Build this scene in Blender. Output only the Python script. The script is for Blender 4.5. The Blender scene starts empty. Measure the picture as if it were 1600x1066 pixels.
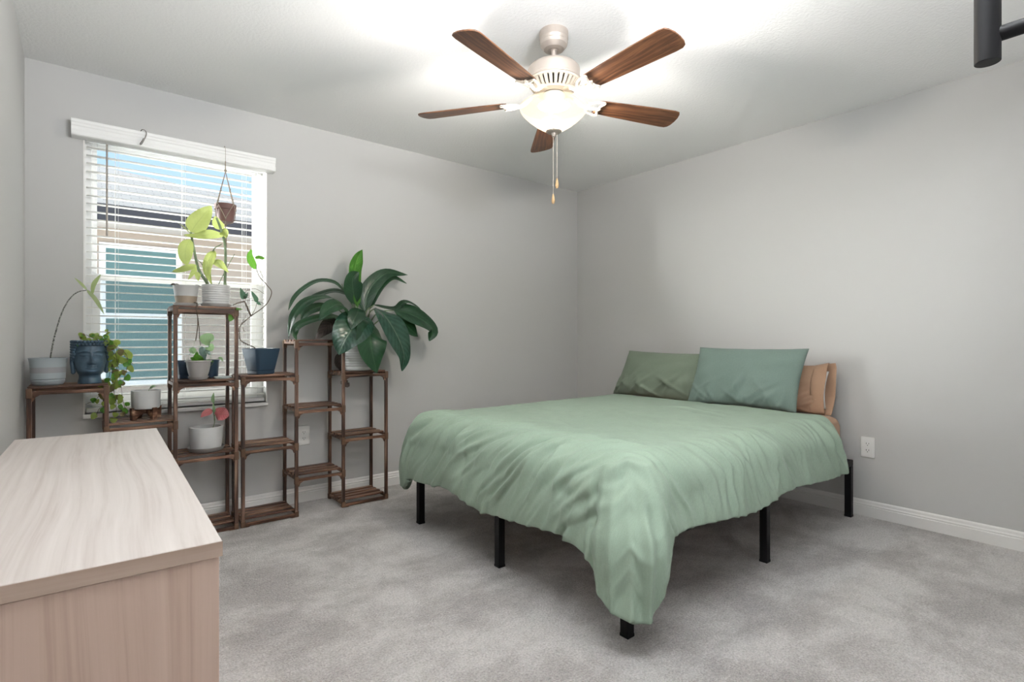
import bpy, bmesh, math, random
import numpy as np
from mathutils import Vector, Matrix, noise

random.seed(7)
S = bpy.context.scene
COL = S.collection
PI = math.pi
R = math.radians

# ------------------------------------------------------------------ camera
cam_d = bpy.data.cameras.new('camera')
cam = bpy.data.objects.new('camera', cam_d)
COL.objects.link(cam)
cam.location = (0, 0, 1.0547)
cam.rotation_euler = (R(90), 0, -math.atan2(.6259, .7799))
cam_d.sensor_width = 36
cam_d.lens = 36 * 834.7 / 1600
cam_d.shift_y = -3.5 / 1600
cam_d.clip_start = .02
S.camera = cam

# ------------------------------------------------------------------ view, sky, sun, area lights
S.view_settings.view_transform = 'Standard'
S.view_settings.look = 'None'
S.view_settings.exposure = 0.6
S.view_settings.gamma = 1.0
S.view_settings.use_curve_mapping = False

W = bpy.data.worlds.new('sky')
S.world = W
W.use_nodes = True
wb = W.node_tree.nodes['Background']
wt = W.node_tree
tc = wt.nodes.new('ShaderNodeTexCoord')
sx = wt.nodes.new('ShaderNodeSeparateXYZ')
rp = wt.nodes.new('ShaderNodeValToRGB')
wt.links.new(tc.outputs['Generated'], sx.inputs[0])
wt.links.new(sx.outputs['Z'], rp.inputs[0])
rp.color_ramp.elements[0].position = 0.0
rp.color_ramp.elements[0].color = (.62, .79, 1.0, 1)
rp.color_ramp.elements[1].position = .6
rp.color_ramp.elements[1].color = (.36, .62, 1.0, 1)
wt.links.new(rp.outputs[0], wb.inputs[0])
wb.inputs[1].default_value = .82

def light(name, kind, loc, rot, energy, color, **kw):
    d = bpy.data.lights.new(name, kind)
    d.energy = energy
    d.color = color
    for k, v in kw.items():
        setattr(d, k, v)
    o = bpy.data.objects.new(name, d)
    COL.objects.link(o)
    o.location = loc
    o.rotation_euler = rot
    return o

def aim(o, to):
    o.rotation_euler = (Vector(to) - o.location).to_track_quat('-Z', 'Y').to_euler()

sun = light('sun', 'SUN', (0, 12, 9), (0, 0, 0), 9.5, (1, .97, .93), angle=R(.6))
aim(sun, Vector((0, 12, 9)) + Vector((.12, -.50, -.86)))
# added broad sun lamp, window light as if from hazy sky on the left
glow = light('sky_glow_fill', 'SUN', (-9, 12, 4), (0, 0, 0), 15.0, (1, .99, .97), angle=R(30))
aim(glow, Vector((-9, 12, 4)) + Vector((3.2, -1.95, -.02)))
# three added fill lamps out of view, aimed up for light off the ceiling
fill_back = light('fill_light_back', 'AREA', (1.6, -.9, 1.2), (0, 0, 0), 13, (.97, .985, 1), shape='DISK', size=.6)
aim(fill_back, (1.6, 0, 2.44))
fill_near = light('fill_light_near', 'AREA', (1.0, .15, 1.95), (0, 0, 0), 36, (.94, .97, 1), shape='DISK', size=.4, spread=R(150))
aim(fill_near, (1.05, .4, 2.44))
fill_high = light('fill_light_high', 'AREA', (.5, .7, 2.0), (0, 0, 0), 17, (.94, .97, 1), shape='DISK', size=.5, spread=R(150))
aim(fill_high, (.5, .95, 2.44))
portal = light('window_portal', 'AREA', (.447, 3.74, 1.4), (R(-90), 0, 0), 1, (1, 1, 1),
               shape='RECTANGLE', size=.95, size_y=1.55)
portal.data.cycles.is_portal = True
aim(portal, (.447, 0, 1.4))

# ------------------------------------------------------------------ materials
def new_mat(name):
    m = bpy.data.materials.new(name)
    m.use_nodes = True
    nt = m.node_tree
    b = nt.nodes['Principled BSDF']
    return m, nt, b

def N(nt, t, **kw):
    n = nt.nodes.new(t)
    for k, v in kw.items():
        if k in n.inputs.keys():
            n.inputs[k].default_value = v
        else:
            setattr(n, k, v)
    return n

def coords(nt, scale=(1, 1, 1), kind='Object'):
    t = nt.nodes.new('ShaderNodeTexCoord')
    mp = nt.nodes.new('ShaderNodeMapping')
    mp.inputs['Scale'].default_value = scale
    nt.links.new(t.outputs[kind], mp.inputs[0])
    return mp.outputs[0]

def ramp(nt, src, stops):
    r = nt.nodes.new('ShaderNodeValToRGB')
    e = r.color_ramp.elements
    while len(e) < len(stops):
        e.new(.5)
    for i, (p, c) in enumerate(stops):
        e[i].position = p
        e[i].color = (*c, 1)
    nt.links.new(src, r.inputs[0])
    return r.outputs[0]

def bump(nt, b, src, strength, dist):
    n = nt.nodes.new('ShaderNodeBump')
    n.inputs['Strength'].default_value = strength
    n.inputs['Distance'].default_value = dist
    nt.links.new(src, n.inputs['Height'])
    nt.links.new(n.outputs[0], b.inputs['Normal'])
    return n

def noise_tex(nt, vec, scale, detail=3, rough=.5, dist=0):
    n = nt.nodes.new('ShaderNodeTexNoise')
    n.inputs['Scale'].default_value = scale
    n.inputs['Detail'].default_value = detail
    n.inputs['Roughness'].default_value = rough
    n.inputs['Distortion'].default_value = dist
    nt.links.new(vec, n.inputs['Vector'])
    return n.outputs['Fac']

def plain(name, col, rough=.5, metal=0, spec=.5, nscale=0, nstr=0, ndist=.002, var=0):
    m, nt, b = new_mat(name)
    b.inputs['Base Color'].default_value = (*col, 1)
    b.inputs['Roughness'].default_value = rough
    b.inputs['Metallic'].default_value = metal
    b.inputs['Specular IOR Level'].default_value = spec
    if nscale:
        v = coords(nt)
        f = noise_tex(nt, v, nscale)
        if nstr:
            bump(nt, b, f, nstr, ndist)
        if var:
            c = ramp(nt, noise_tex(nt, v, nscale * .4), [(.3, tuple(x * (1 - var) for x in col)), (.7, tuple(min(1, x * (1 + var)) for x in col))])
            nt.links.new(c, b.inputs['Base Color'])
    return m

def wood(name, stops, scale, axis='X', rough=.5, stretch=14, wave=0, wamt=.3, warp=.02, warp_f=1, bstr=.15, spec=.4):
    m, nt, b = new_mat(name)
    s = [scale * stretch] * 3
    s['XYZ'.index(axis)] = scale
    src = coords(nt)
    nz = nt.nodes.new('ShaderNodeTexNoise')
    ls = [3.2 * warp_f] * 3
    ls['XYZ'.index(axis)] = .9 * warp_f
    nz.inputs['Scale'].default_value = 1
    nz.inputs['Detail'].default_value = 1
    nt.links.new(coords(nt, tuple(ls)), nz.inputs['Vector'])
    va = nt.nodes.new('ShaderNodeVectorMath')
    va.operation = 'MULTIPLY_ADD'
    nt.links.new(nz.outputs['Color'], va.inputs[0])
    wv = [warp] * 3
    wv['XYZ'.index(axis)] = 0
    va.inputs[1].default_value = wv
    nt.links.new(src, va.inputs[2])
    vm = nt.nodes.new('ShaderNodeVectorMath')
    vm.operation = 'MULTIPLY'
    nt.links.new(va.outputs[0], vm.inputs[0])
    vm.inputs[1].default_value = s
    f = noise_tex(nt, vm.outputs[0], 1, 5, .62, .2)
    if wave:
        w = nt.nodes.new('ShaderNodeTexWave')
        w.wave_type = 'BANDS'
        w.bands_direction = {'X': 'Y', 'Y': 'X', 'Z': 'X'}[axis]
        w.inputs['Scale'].default_value = wave
        w.inputs['Distortion'].default_value = 5
        w.inputs['Detail'].default_value = 4
        w.inputs['Detail Scale'].default_value = .6
        w.inputs['Detail Roughness'].default_value = .6
        s2 = [1.0] * 3
        s2['XYZ'.index(axis)] = .10
        nt.links.new(coords(nt, tuple(s2)), w.inputs['Vector'])
        pw = nt.nodes.new('ShaderNodeMath')
        pw.operation = 'POWER'
        nt.links.new(w.outputs['Fac'], pw.inputs[0])
        pw.inputs[1].default_value = .35
        mx = nt.nodes.new('ShaderNodeMath')
        mx.operation = 'MULTIPLY_ADD'
        nt.links.new(pw.outputs[0], mx.inputs[0])
        mx.inputs[1].default_value = wamt
        m2 = nt.nodes.new('ShaderNodeMath')
        m2.operation = 'MULTIPLY'
        nt.links.new(f, m2.inputs[0])
        m2.inputs[1].default_value = 1 - wamt
        nt.links.new(m2.outputs[0], mx.inputs[2])
        f = mx.outputs[0]
    nt.links.new(ramp(nt, f, stops), b.inputs['Base Color'])
    b.inputs['Roughness'].default_value = rough
    b.inputs['Specular IOR Level'].default_value = spec
    bump(nt, b, f, bstr, .002)
    return m

def leaf_mat(name, dark, light_c, vein, rough=.4, trans=.35, tcol=None, vfreq=16, vamt=.5):
    m, nt, b = new_mat(name)
    out = nt.nodes['Material Output']
    uv = nt.nodes.new('ShaderNodeUVMap')
    uv.uv_map = 'leaf'
    sp = nt.nodes.new('ShaderNodeSeparateXYZ')
    nt.links.new(uv.outputs[0], sp.inputs[0])
    def M(op, a, bb=None):
        n = nt.nodes.new('ShaderNodeMath')
        n.operation = op
        for i, x in enumerate((a, bb)):
            if x is None:
                continue
            if isinstance(x, (int, float)):
                n.inputs[i].default_value = x
            else:
                nt.links.new(x, n.inputs[i])
        return n.outputs[0]
    au = M('ABSOLUTE', sp.outputs[0])
    ph = M('SUBTRACT', M('MULTIPLY', sp.outputs[1], vfreq), M('MULTIPLY', au, vfreq * .22))
    sn = M('SINE', M('MULTIPLY', ph, 2 * PI))
    lat = M('MULTIPLY', M('ADD', M('MULTIPLY', sn, .5), .5), vamt)
    mid = M('SUBTRACT', 1, M('MINIMUM', M('MULTIPLY', au, 14), 1))
    f = noise_tex(nt, coords(nt), 22, 3)
    base = ramp(nt, M('ADD', M('MULTIPLY', f, .75), M('MULTIPLY', lat, .28)), [(.25, dark), (.75, light_c)])
    mix = nt.nodes.new('ShaderNodeMix')
    mix.data_type = 'RGBA'
    nt.links.new(M('MULTIPLY', mid, .7), mix.inputs[0])
    nt.links.new(base, mix.inputs[6])
    mix.inputs[7].default_value = (*vein, 1)
    nt.links.new(mix.outputs[2], b.inputs['Base Color'])
    b.inputs['Roughness'].default_value = rough
    bump(nt, b, M('ADD', lat, M('MULTIPLY', mid, 1.0)), .35, .002)
    t = nt.nodes.new('ShaderNodeBsdfTranslucent')
    if tcol:
        t.inputs[0].default_value = (*tcol, 1)
    else:
        nt.links.new(mix.outputs[2], t.inputs[0])
    ms = nt.nodes.new('ShaderNodeMixShader')
    ms.inputs[0].default_value = trans
    nt.links.new(b.outputs[0], ms.inputs[1])
    nt.links.new(t.outputs[0], ms.inputs[2])
    nt.links.new(ms.outputs[0], out.inputs[0])
    return m

def fabric(name, col, weave=900, var=.10, sheen=.06):
    m, nt, b = new_mat(name)
    v = coords(nt)
    f1 = noise_tex(nt, coords(nt, (1, 9, 1)), 60, 2)
    f2 = noise_tex(nt, coords(nt, (9, 1, 9)), 60, 2)
    f3 = noise_tex(nt, v, 7, 3)
    a = nt.nodes.new('ShaderNodeMath')
    a.operation = 'ADD'
    nt.links.new(f1, a.inputs[0])
    nt.links.new(f2, a.inputs[1])
    a2 = nt.nodes.new('ShaderNodeMath')
    a2.operation = 'MULTIPLY_ADD'
    nt.links.new(f3, a2.inputs[0])
    a2.inputs[1].default_value = .6
    nt.links.new(a.outputs[0], a2.inputs[2])
    a3 = nt.nodes.new('ShaderNodeMath')
    a3.operation = 'MULTIPLY'
    a3.inputs[1].default_value = .39
    nt.links.new(a2.outputs[0], a3.inputs[0])
    c = ramp(nt, a3.outputs[0], [(.3, tuple(x * (1 - var) for x in col)), (.7, tuple(x * (1 + var) for x in col))])
    nt.links.new(c, b.inputs['Base Color'])
    b.inputs['Roughness'].default_value = .85
    b.inputs['Specular IOR Level'].default_value = .2
    b.inputs['Sheen Weight'].default_value = sheen
    b.inputs['Sheen Roughness'].default_value = .5
    bump(nt, b, noise_tex(nt, v, weave, 2), .25, .0008)
    return m

M = {}
M['wall'] = plain('wall_paint', (.53, .527, .518), .7, spec=.25, nscale=220, nstr=.05, ndist=.001)
M['ceiling'] = plain('ceiling_texture', (.83, .83, .825), .85, spec=.2, nscale=75, nstr=.55, ndist=.004)
M['trim'] = plain('white_trim', (.80, .79, .77), .4)
M['vinyl'] = plain('white_vinyl', (.85, .85, .84), .4)
M['black'] = plain('black_metal', (.006, .006, .007), .5, 0, .22)
M['nickel'] = plain('brushed_nickel', (.50, .44, .39), .42, .6, nscale=300, nstr=.03)
M['cream_metal'] = plain('painted_cast_metal', (.70, .62, .52), .45, .2)
M['dark_hole'] = plain('dark_opening', (.03, .028, .025), .8)
M['blade'] = wood('walnut_blade', [(.30, (.042, .018, .011)), (.47, (.11, .045, .023)), (.60, (.20, .088, .042)), (.75, (.13, .052, .026))], 1.6, 'X', .36, 40, warp=.16, warp_f=2.2)
M['stand_x'] = wood('burnt_pine_rail', [(.34, (.020, .010, .007)), (.48, (.095, .043, .025)), (.58, (.21, .112, .068)), (.72, (.44, .29, .19))], 2.5, 'X', .45, 16, bstr=.3)
M['stand_z'] = wood('burnt_pine_post', [(.34, (.018, .010, .008)), (.50, (.070, .035, .023)), (.60, (.16, .085, .055)), (.75, (.36, .26, .19))], 2.5, 'Z', .45, 16, bstr=.3)
M['joint'] = wood('golden_pine_joint', [(.3, (.065, .034, .020)), (.7, (.16, .088, .050))], 6, 'Z', .5, 6)
M['oak_top_glare'] = wood('pale_oak_glare_top', [(.30, (.42, .365, .335)), (.46, (.50, .45, .42)), (.7, (.56, .51, .48))], .7, 'Y', .42, 75, warp=.10, bstr=.04)  # same oak as the panels, paler: window glare put into the colour
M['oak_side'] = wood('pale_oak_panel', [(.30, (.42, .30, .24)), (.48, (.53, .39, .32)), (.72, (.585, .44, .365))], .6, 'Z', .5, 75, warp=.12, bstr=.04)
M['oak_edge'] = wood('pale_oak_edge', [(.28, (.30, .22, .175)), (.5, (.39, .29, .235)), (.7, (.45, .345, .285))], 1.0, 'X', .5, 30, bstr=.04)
M['duvet'] = fabric('sage_linen', (.285, .370, .292))
M['pillow_far'] = fabric('olive_linen', (.175, .215, .165))
M['pillow_near'] = fabric('teal_sage_linen', (.155, .210, .186))
M['peach'] = fabric('peach_cotton', (.40, .255, .17), var=.06)
M['white_cloth'] = fabric('white_pillow_ticking', (.8, .79, .76), var=.03)
M['soil'] = plain('potting_soil', (.035, .024, .017), .95, nscale=120, nstr=1.0, ndist=.01, var=.4)
M['pot_white'] = plain('white_ceramic', (.58, .585, .585), .3, nscale=8, var=.03)
M['pot_gray'] = plain('grey_plastic', (.34, .325, .315), .5)
M['pot_navy'] = plain('navy_plastic', (.022, .044, .075), .35)
M['pot_tan'] = plain('tan_glaze', (.33, .265, .20), .5)
M['pot_pale'] = plain('pale_blue_glaze', (.34, .385, .41), .35)
M['terracotta'] = plain('brown_terracotta', (.16, .082, .072), .6, nscale=40, nstr=.1, var=.15)
M['twine'] = plain('jute_twine', (.30, .255, .20), .9, nscale=600, nstr=.5)
M['navy_stone'] = plain('blue_cast_stone', (.042, .082, .122), .42, nscale=60, nstr=.12, ndist=.002, var=.3)
M['stem_green'] = plain('green_stem', (.13, .19, .09), .5, nscale=50, var=.3)
M['stem_brown'] = plain('brown_stem', (.10, .072, .05), .7, nscale=60, var=.3)
M['outlet'] = plain('outlet_plastic', (.82, .82, .80), .35)
M['clear'] = plain('clear_plastic', (.55, .62, .63), .15)
M['lily'] = leaf_mat('lily_leaf', (.007, .032, .016), (.022, .072, .034), (.07, .15, .07), .30, .18, (.05, .16, .03), 13, .5)
M['lily_sheen'] = leaf_mat('lily_leaf_sheen_colour', (.008, .036, .024), (.032, .090, .060), (.13, .21, .14), .25, .12, (.05, .16, .03), 12, .8)  # bluish sheen of the broad leaves painted into their colour
M['lily_young'] = leaf_mat('lily_leaf_young', (.04, .16, .015), (.09, .26, .035), (.20, .40, .09), .4, .3, None, 12, .4)
M['withered'] = leaf_mat('withered_leaf', (.022, .015, .013), (.065, .045, .038), (.05, .035, .03), .8, .05, None, 9, .8)
M['arum'] = leaf_mat('pale_green_leaf', (.26, .35, .08), (.40, .47, .16), (.10, .16, .05), .45, .6, (.50, .56, .19), 9, .3)
M['ivy'] = leaf_mat('trailing_leaf', (.13, .21, .04), (.33, .42, .10), (.2, .3, .1), .45, .6, (.45, .55, .10), 7, .3)
M['ivy_brown'] = leaf_mat('bronze_leaf', (.09, .075, .03), (.20, .15, .07), (.14, .12, .05), .5, .4, (.30, .26, .08), 7, .3)
M['bright_leaf'] = leaf_mat('bright_green_leaf', (.05, .18, .015), (.11, .30, .03), (.14, .30, .06), .4, .42, (.14, .36, .04), 8, .3)
M['gray_leaf'] = leaf_mat('dull_green_leaf', (.06, .14, .085), (.13, .24, .15), (.12, .2, .12), .4, .3, None, 8, .3)
M['silver_leaf'] = leaf_mat('silver_green_leaf', (.16, .25, .22), (.30, .40, .35), (.2, .3, .25), .4, .25, None, 8, .3)
M['heart_leaf'] = leaf_mat('heart_leaf', (.14, .27, .15), (.26, .43, .24), (.25, .4, .22), .4, .5, (.5, .7, .35), 7, .3)
M['pink_leaf'] = leaf_mat('pink_leaf', (.42, .08, .095), (.62, .24, .24), (.12, .10, .05), .45, .35, (.75, .2, .2), 8, .7)

# ------------------------------------------------------------------ mesh helpers
ORG = {}

def link(o):
    COL.objects.link(o)
    return o

def thing(name, label, cat, loc=(0, 0, 0), group=None):
    o = link(bpy.data.objects.new(name, None))
    o.empty_display_size = .05
    o.location = loc
    ORG[o.name] = Vector(loc)
    o['label'] = label
    o['category'] = cat
    if group:
        o['group'] = group
    return o

def tag(o, label=None, cat=None, group=None, kind=None):
    for k, v in (('label', label), ('category', cat), ('group', group), ('kind', kind)):
        if v:
            o[k] = v
    return o

def obj(name, bm, mat, parent=None, smooth=True, bevel=0, seg=2, origin=None, angle=35):
    """bm holds world coordinates; it becomes ONE mesh object under parent"""
    org = ORG[parent.name] if parent else Vector(origin) if origin is not None else None
    me = bpy.data.meshes.new(name)
    if org is None:
        c = [v.co for v in bm.verts]
        org = Vector((sum(p.x for p in c) / len(c), sum(p.y for p in c) / len(c), min(p.z for p in c)))
    bmesh.ops.translate(bm, verts=bm.verts, vec=-org)
    bmesh.ops.recalc_face_normals(bm, faces=bm.faces) if not bm.faces.layers.int.get('keep') else None
    bm.to_mesh(me)
    bm.free()
    for mm in (mat if isinstance(mat, (list, tuple)) else [mat]):
        me.materials.append(mm)
    o = link(bpy.data.objects.new(name, me))
    if parent:
        o.parent = parent
        ORG[o.name] = org
    else:
        o.location = org
        ORG[o.name] = org
    if bevel:
        b = o.modifiers.new('bevel', 'BEVEL')
        b.width = bevel
        b.segments = seg
        b.limit_method = 'ANGLE'
        b.angle_limit = R(40)
    if smooth:
        for p in me.polygons:
            p.use_smooth = True
        me.set_sharp_from_angle(angle=R(angle))
    return o

def B():
    return bmesh.new()

def box(bm, lo, hi, mi=0):
    vs = [bm.verts.new((x, y, z)) for x in (lo[0], hi[0]) for y in (lo[1], hi[1]) for z in (lo[2], hi[2])]
    for f in ((0, 1, 3, 2), (4, 6, 7, 5), (0, 4, 5, 1), (2, 3, 7, 6), (0, 2, 6, 4), (1, 5, 7, 3)):
        fc = bm.faces.new([vs[i] for i in f])
        fc.material_index = mi
    return vs

def bx(lo, hi):
    b = B()
    box(b, lo, hi)
    return b

def smooth_path(pts, n=6):
    pts = [Vector(p) for p in pts]
    if len(pts) < 3:
        return [pts[0].lerp(pts[-1], i / n) for i in range(n + 1)]
    out = []
    P = [pts[0] * 2 - pts[1]] + pts + [pts[-1] * 2 - pts[-2]]
    for i in range(1, len(P) - 2):
        a, b, c, d = P[i - 1:i + 3]
        for k in range(n):
            t = k / n
            out.append(.5 * ((2 * b) + (c - a) * t + (2 * a - 5 * b + 4 * c - d) * t * t + (3 * b - a - 3 * c + d) * t ** 3))
    out.append(pts[-1])
    return out

def tube(bm, pts, r, seg=8, cap=True):
    """r: a radius or a function of 0..1 along the path"""
    pts = [Vector(p) for p in pts]
    n = len(pts)
    rings = []
    t0 = (pts[1] - pts[0]).normalized()
    up = Vector((0, 0, 1)) if abs(t0.z) < .9 else Vector((1, 0, 0))
    a = t0.cross(up).normalized()
    for i, p in enumerate(pts):
        t = (pts[min(i + 1, n - 1)] - pts[max(i - 1, 0)]).normalized()
        a = (a - t * a.dot(t)).normalized()
        b = t.cross(a)
        rr = r(i / (n - 1)) if callable(r) else r
        rings.append([bm.verts.new(p + (a * math.cos(2 * PI * k / seg) + b * math.sin(2 * PI * k / seg)) * rr) for k in range(seg)])
    for i in range(n - 1):
        for k in range(seg):
            bm.faces.new((rings[i][k], rings[i][(k + 1) % seg], rings[i + 1][(k + 1) % seg], rings[i + 1][k]))
    if cap:
        bm.faces.new(rings[0][::-1])
        bm.faces.new(rings[-1])

def lathe(bm, prof, c, seg=32, cap=True, wob=None):
    """prof: list of (radius, z) from one end to the other around the vertical through c"""
    rings = []
    for r, z in prof:
        if r < 1e-5:
            rings.append([bm.verts.new((c[0], c[1], c[2] + z))])
        else:
            rings.append([bm.verts.new((c[0] + r * math.cos(2 * PI * k / seg), c[1] + r * math.sin(2 * PI * k / seg), c[2] + z)) for k in range(seg)])
    for a, b in zip(rings, rings[1:]):
        for k in range(seg):
            q = [a[k % len(a)], a[(k + 1) % len(a)], b[(k + 1) % len(b)], b[k % len(b)]]
            q = list(dict.fromkeys(q))
            if len(q) >= 3:
                bm.faces.new(q)
    if cap:
        for rg in (rings[0], rings[-1]):
            if len(rg) > 2:
                bm.faces.new(rg)

def ball(bm, c, r, u=10, v=8, sc=(1, 1, 1)):
    m = Matrix.Translation(c) @ Matrix.Diagonal((r * sc[0], r * sc[1], r * sc[2], 1))
    bmesh.ops.create_uvsphere(bm, u_segments=u, v_segments=v, radius=1, matrix=m)

def prism(bm, outline, fn, d0, d1):
    """outline 2D points mapped by fn(a, b, depth)"""
    A = [bm.verts.new(fn(a, b, d0)) for a, b in outline]
    C = [bm.verts.new(fn(a, b, d1)) for a, b in outline]
    n = len(A)
    bm.faces.new(A[::-1])
    bm.faces.new(C)
    for i in range(n):
        bm.faces.new((A[i], A[(i + 1) % n], C[(i + 1) % n], C[i]))

LEAF_W = {
    '': lambda t: (math.sin(PI * min(1, t ** .72))) ** .75 if 0 < t < 1 else .03,
    'round': lambda t: (max(0, 1 - (2 * (t - .42)) ** 2) ** .5 if t < .42 else max(0.0, 1 - ((t - .42) / .58) ** 2.2) ** .7) if .0 < t < 1 else .05,
}

def leaf(bm, spine, width, normal, kind='', n=16, m=6, fold=.22, wave=.05, seed=0, thick=0):
    uvl = bm.loops.layers.uv.get('leaf') or bm.loops.layers.uv.new('leaf')
    P = smooth_path(spine, max(3, n // (len(spine) - 1)))
    nr = Vector(normal).normalized()
    wf = LEAF_W['round' if kind == 'round' else '']
    rows = []
    L = len(P)
    for i, p in enumerate(P):
        t = i / (L - 1)
        tg = (P[min(i + 1, L - 1)] - P[max(i - 1, 0)]).normalized()
        side = tg.cross(nr)
        if side.length < 1e-4:
            side = tg.cross(Vector((0, 0, 1)))
        side.normalize()
        nn = side.cross(tg).normalized()
        if nn.dot(nr) < 0:
            nn = -nn
        w = max(.02, wf(t)) * width / 2
        row = []
        for k in range(-m // 2, m // 2 + 1):
            u = k / (m / 2)
            und = wave * width * math.sin(9 * t + 1.7 * seed + (2.1 if u > 0 else 0)) * abs(u) ** 1.5
            row.append((bm.verts.new(p + side * (u * w) + nn * (abs(u) * w * fold * 1.2 - u * u * w * .25 + und)), u, t))
        rows.append(row)
    for a, b in zip(rows, rows[1:]):
        for k in range(len(a) - 1):
            q = (a[k], a[k + 1], b[k + 1], b[k])
            f = bm.faces.new([x[0] for x in q])
            f.smooth = True
            for lp, x in zip(f.loops, q):
                lp[uvl].uv = (x[1], x[2])
    if not bm.faces.layers.int.get('keep'):
        bm.faces.layers.int.new('keep')

def leaves(parent, table, mats, name='leaf', shift=(0, 0, 0), **kw):
    for i, (sp, w, nrm, kind) in enumerate(table):
        b = B()
        leaf(b, [Vector(p) + Vector(shift) for p in sp], w, nrm, kind, seed=i, **kw)
        obj(name, b, mats.get(kind, mats['']), parent, angle=180)

def stems(parent, table, mat, name='stem', shift=(0, 0, 0), taper=.35):
    for sp, r in table:
        b = B()
        tube(b, [Vector(p) + Vector(shift) for p in smooth_path(sp, 7)], lambda t, r=r: r * (1 - taper * t), 7)
        obj(name, b, mat, parent)

# plant outlines in metres: (spine points, width, facing, kind) and (stem points, radius)
LILY_LEAVES = [
    ([(1.403, 3.37, 1.262), (1.385, 3.37, 1.477), (1.395, 3.35, 1.574), (1.426, 3.34, 1.639)], 0.104, (0.3, -1, 0.1), 'young'),
    ([(1.391, 3.37, 1.281), (1.364, 3.35, 1.376), (1.36, 3.34, 1.443), (1.401, 3.34, 1.49)], 0.142, (0.2, -1, 0.1), 'mid'),
    ([(1.322, 3.37, 1.356), (1.253, 3.37, 1.414), (1.155, 3.39, 1.419), (1.066, 3.4, 1.367), (1.008, 3.4, 1.304), (0.974, 3.39, 1.228)], 0.053, (-0.2, -0.55, 1), ''),
    ([(1.357, 3.37, 1.338), (1.261, 3.39, 1.361), (1.166, 3.42, 1.331), (1.094, 3.43, 1.267), (1.05, 3.42, 1.204)], 0.082, (-0.2, -0.5, 1), ''),
    ([(1.278, 3.37, 1.286), (1.184, 3.31, 1.316), (1.052, 3.27, 1.285), (0.978, 3.27, 1.206), (0.958, 3.29, 1.135), (0.951, 3.31, 1.055)], 0.066, (-0.3, -0.6, 0.8), ''),
    ([(1.234, 3.37, 1.27), (1.142, 3.35, 1.251), (1.065, 3.34, 1.211), (1.037, 3.35, 1.16)], 0.082, (-0.3, -0.7, 0.8), ''),
    ([(1.322, 3.37, 1.186), (1.205, 3.29, 1.196), (1.081, 3.25, 1.172), (0.99, 3.24, 1.134), (0.968, 3.25, 1.09), (0.98, 3.25, 1.046)], 0.075, (-0.2, -0.6, 0.9), ''),
    ([(1.337, 3.37, 1.186), (1.254, 3.27, 1.266), (1.161, 3.22, 1.237), (1.092, 3.19, 1.162)], 0.115, (-0.3, -0.8, 0.7), ''),
    ([(1.463, 3.34, 1.193), (1.339, 3.24, 1.144), (1.256, 3.2, 1.055), (1.21, 3.19, 0.959)], 0.225, (-0.25, -1, 0.45), 'sheen'),
    ([(1.481, 3.31, 1.153), (1.421, 3.21, 1.074), (1.423, 3.18, 0.96), (1.459, 3.19, 0.833)], 0.219, (0.12, -1, 0.2), ''),
    ([(1.521, 3.34, 1.26), (1.558, 3.25, 1.183), (1.619, 3.21, 1.055), (1.658, 3.21, 0.945), (1.646, 3.22, 0.841)], 0.208, (0.35, -1, 0.35), 'sheen'),
    ([(1.661, 3.37, 1.25), (1.754, 3.33, 1.231), (1.854, 3.3, 1.181), (1.921, 3.29, 1.118), (1.902, 3.3, 1.039)], 0.164, (0.2, -0.9, 0.55), ''),
    ([(1.532, 3.4, 1.283), (1.682, 3.39, 1.264), (1.752, 3.37, 1.311), (1.846, 3.37, 1.278), (1.912, 3.37, 1.216)], 0.068, (0.2, -0.5, 0.9), ''),
    ([(1.464, 3.39, 1.235), (1.478, 3.4, 1.336), (1.536, 3.41, 1.431), (1.64, 3.42, 1.508), (1.801, 3.43, 1.509)], 0.115, (-0.35, -0.9, 0.3), ''),
    ([(1.509, 3.41, 1.257), (1.546, 3.42, 1.356), (1.606, 3.43, 1.437), (1.695, 3.44, 1.484), (1.798, 3.44, 1.448)], 0.068, (-0.3, -0.8, 0.5), ''),
    ([(1.392, 3.32, 1.249), (1.353, 3.25, 1.216), (1.316, 3.22, 1.167), (1.296, 3.21, 1.111)], 0.104, (-0.2, -1, 0.5), ''),
    ([(1.704, 3.39, 1.221), (1.73, 3.35, 1.169), (1.777, 3.33, 1.117), (1.83, 3.33, 1.07)], 0.121, (0.2, -1, 0.3), ''),
]
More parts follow.
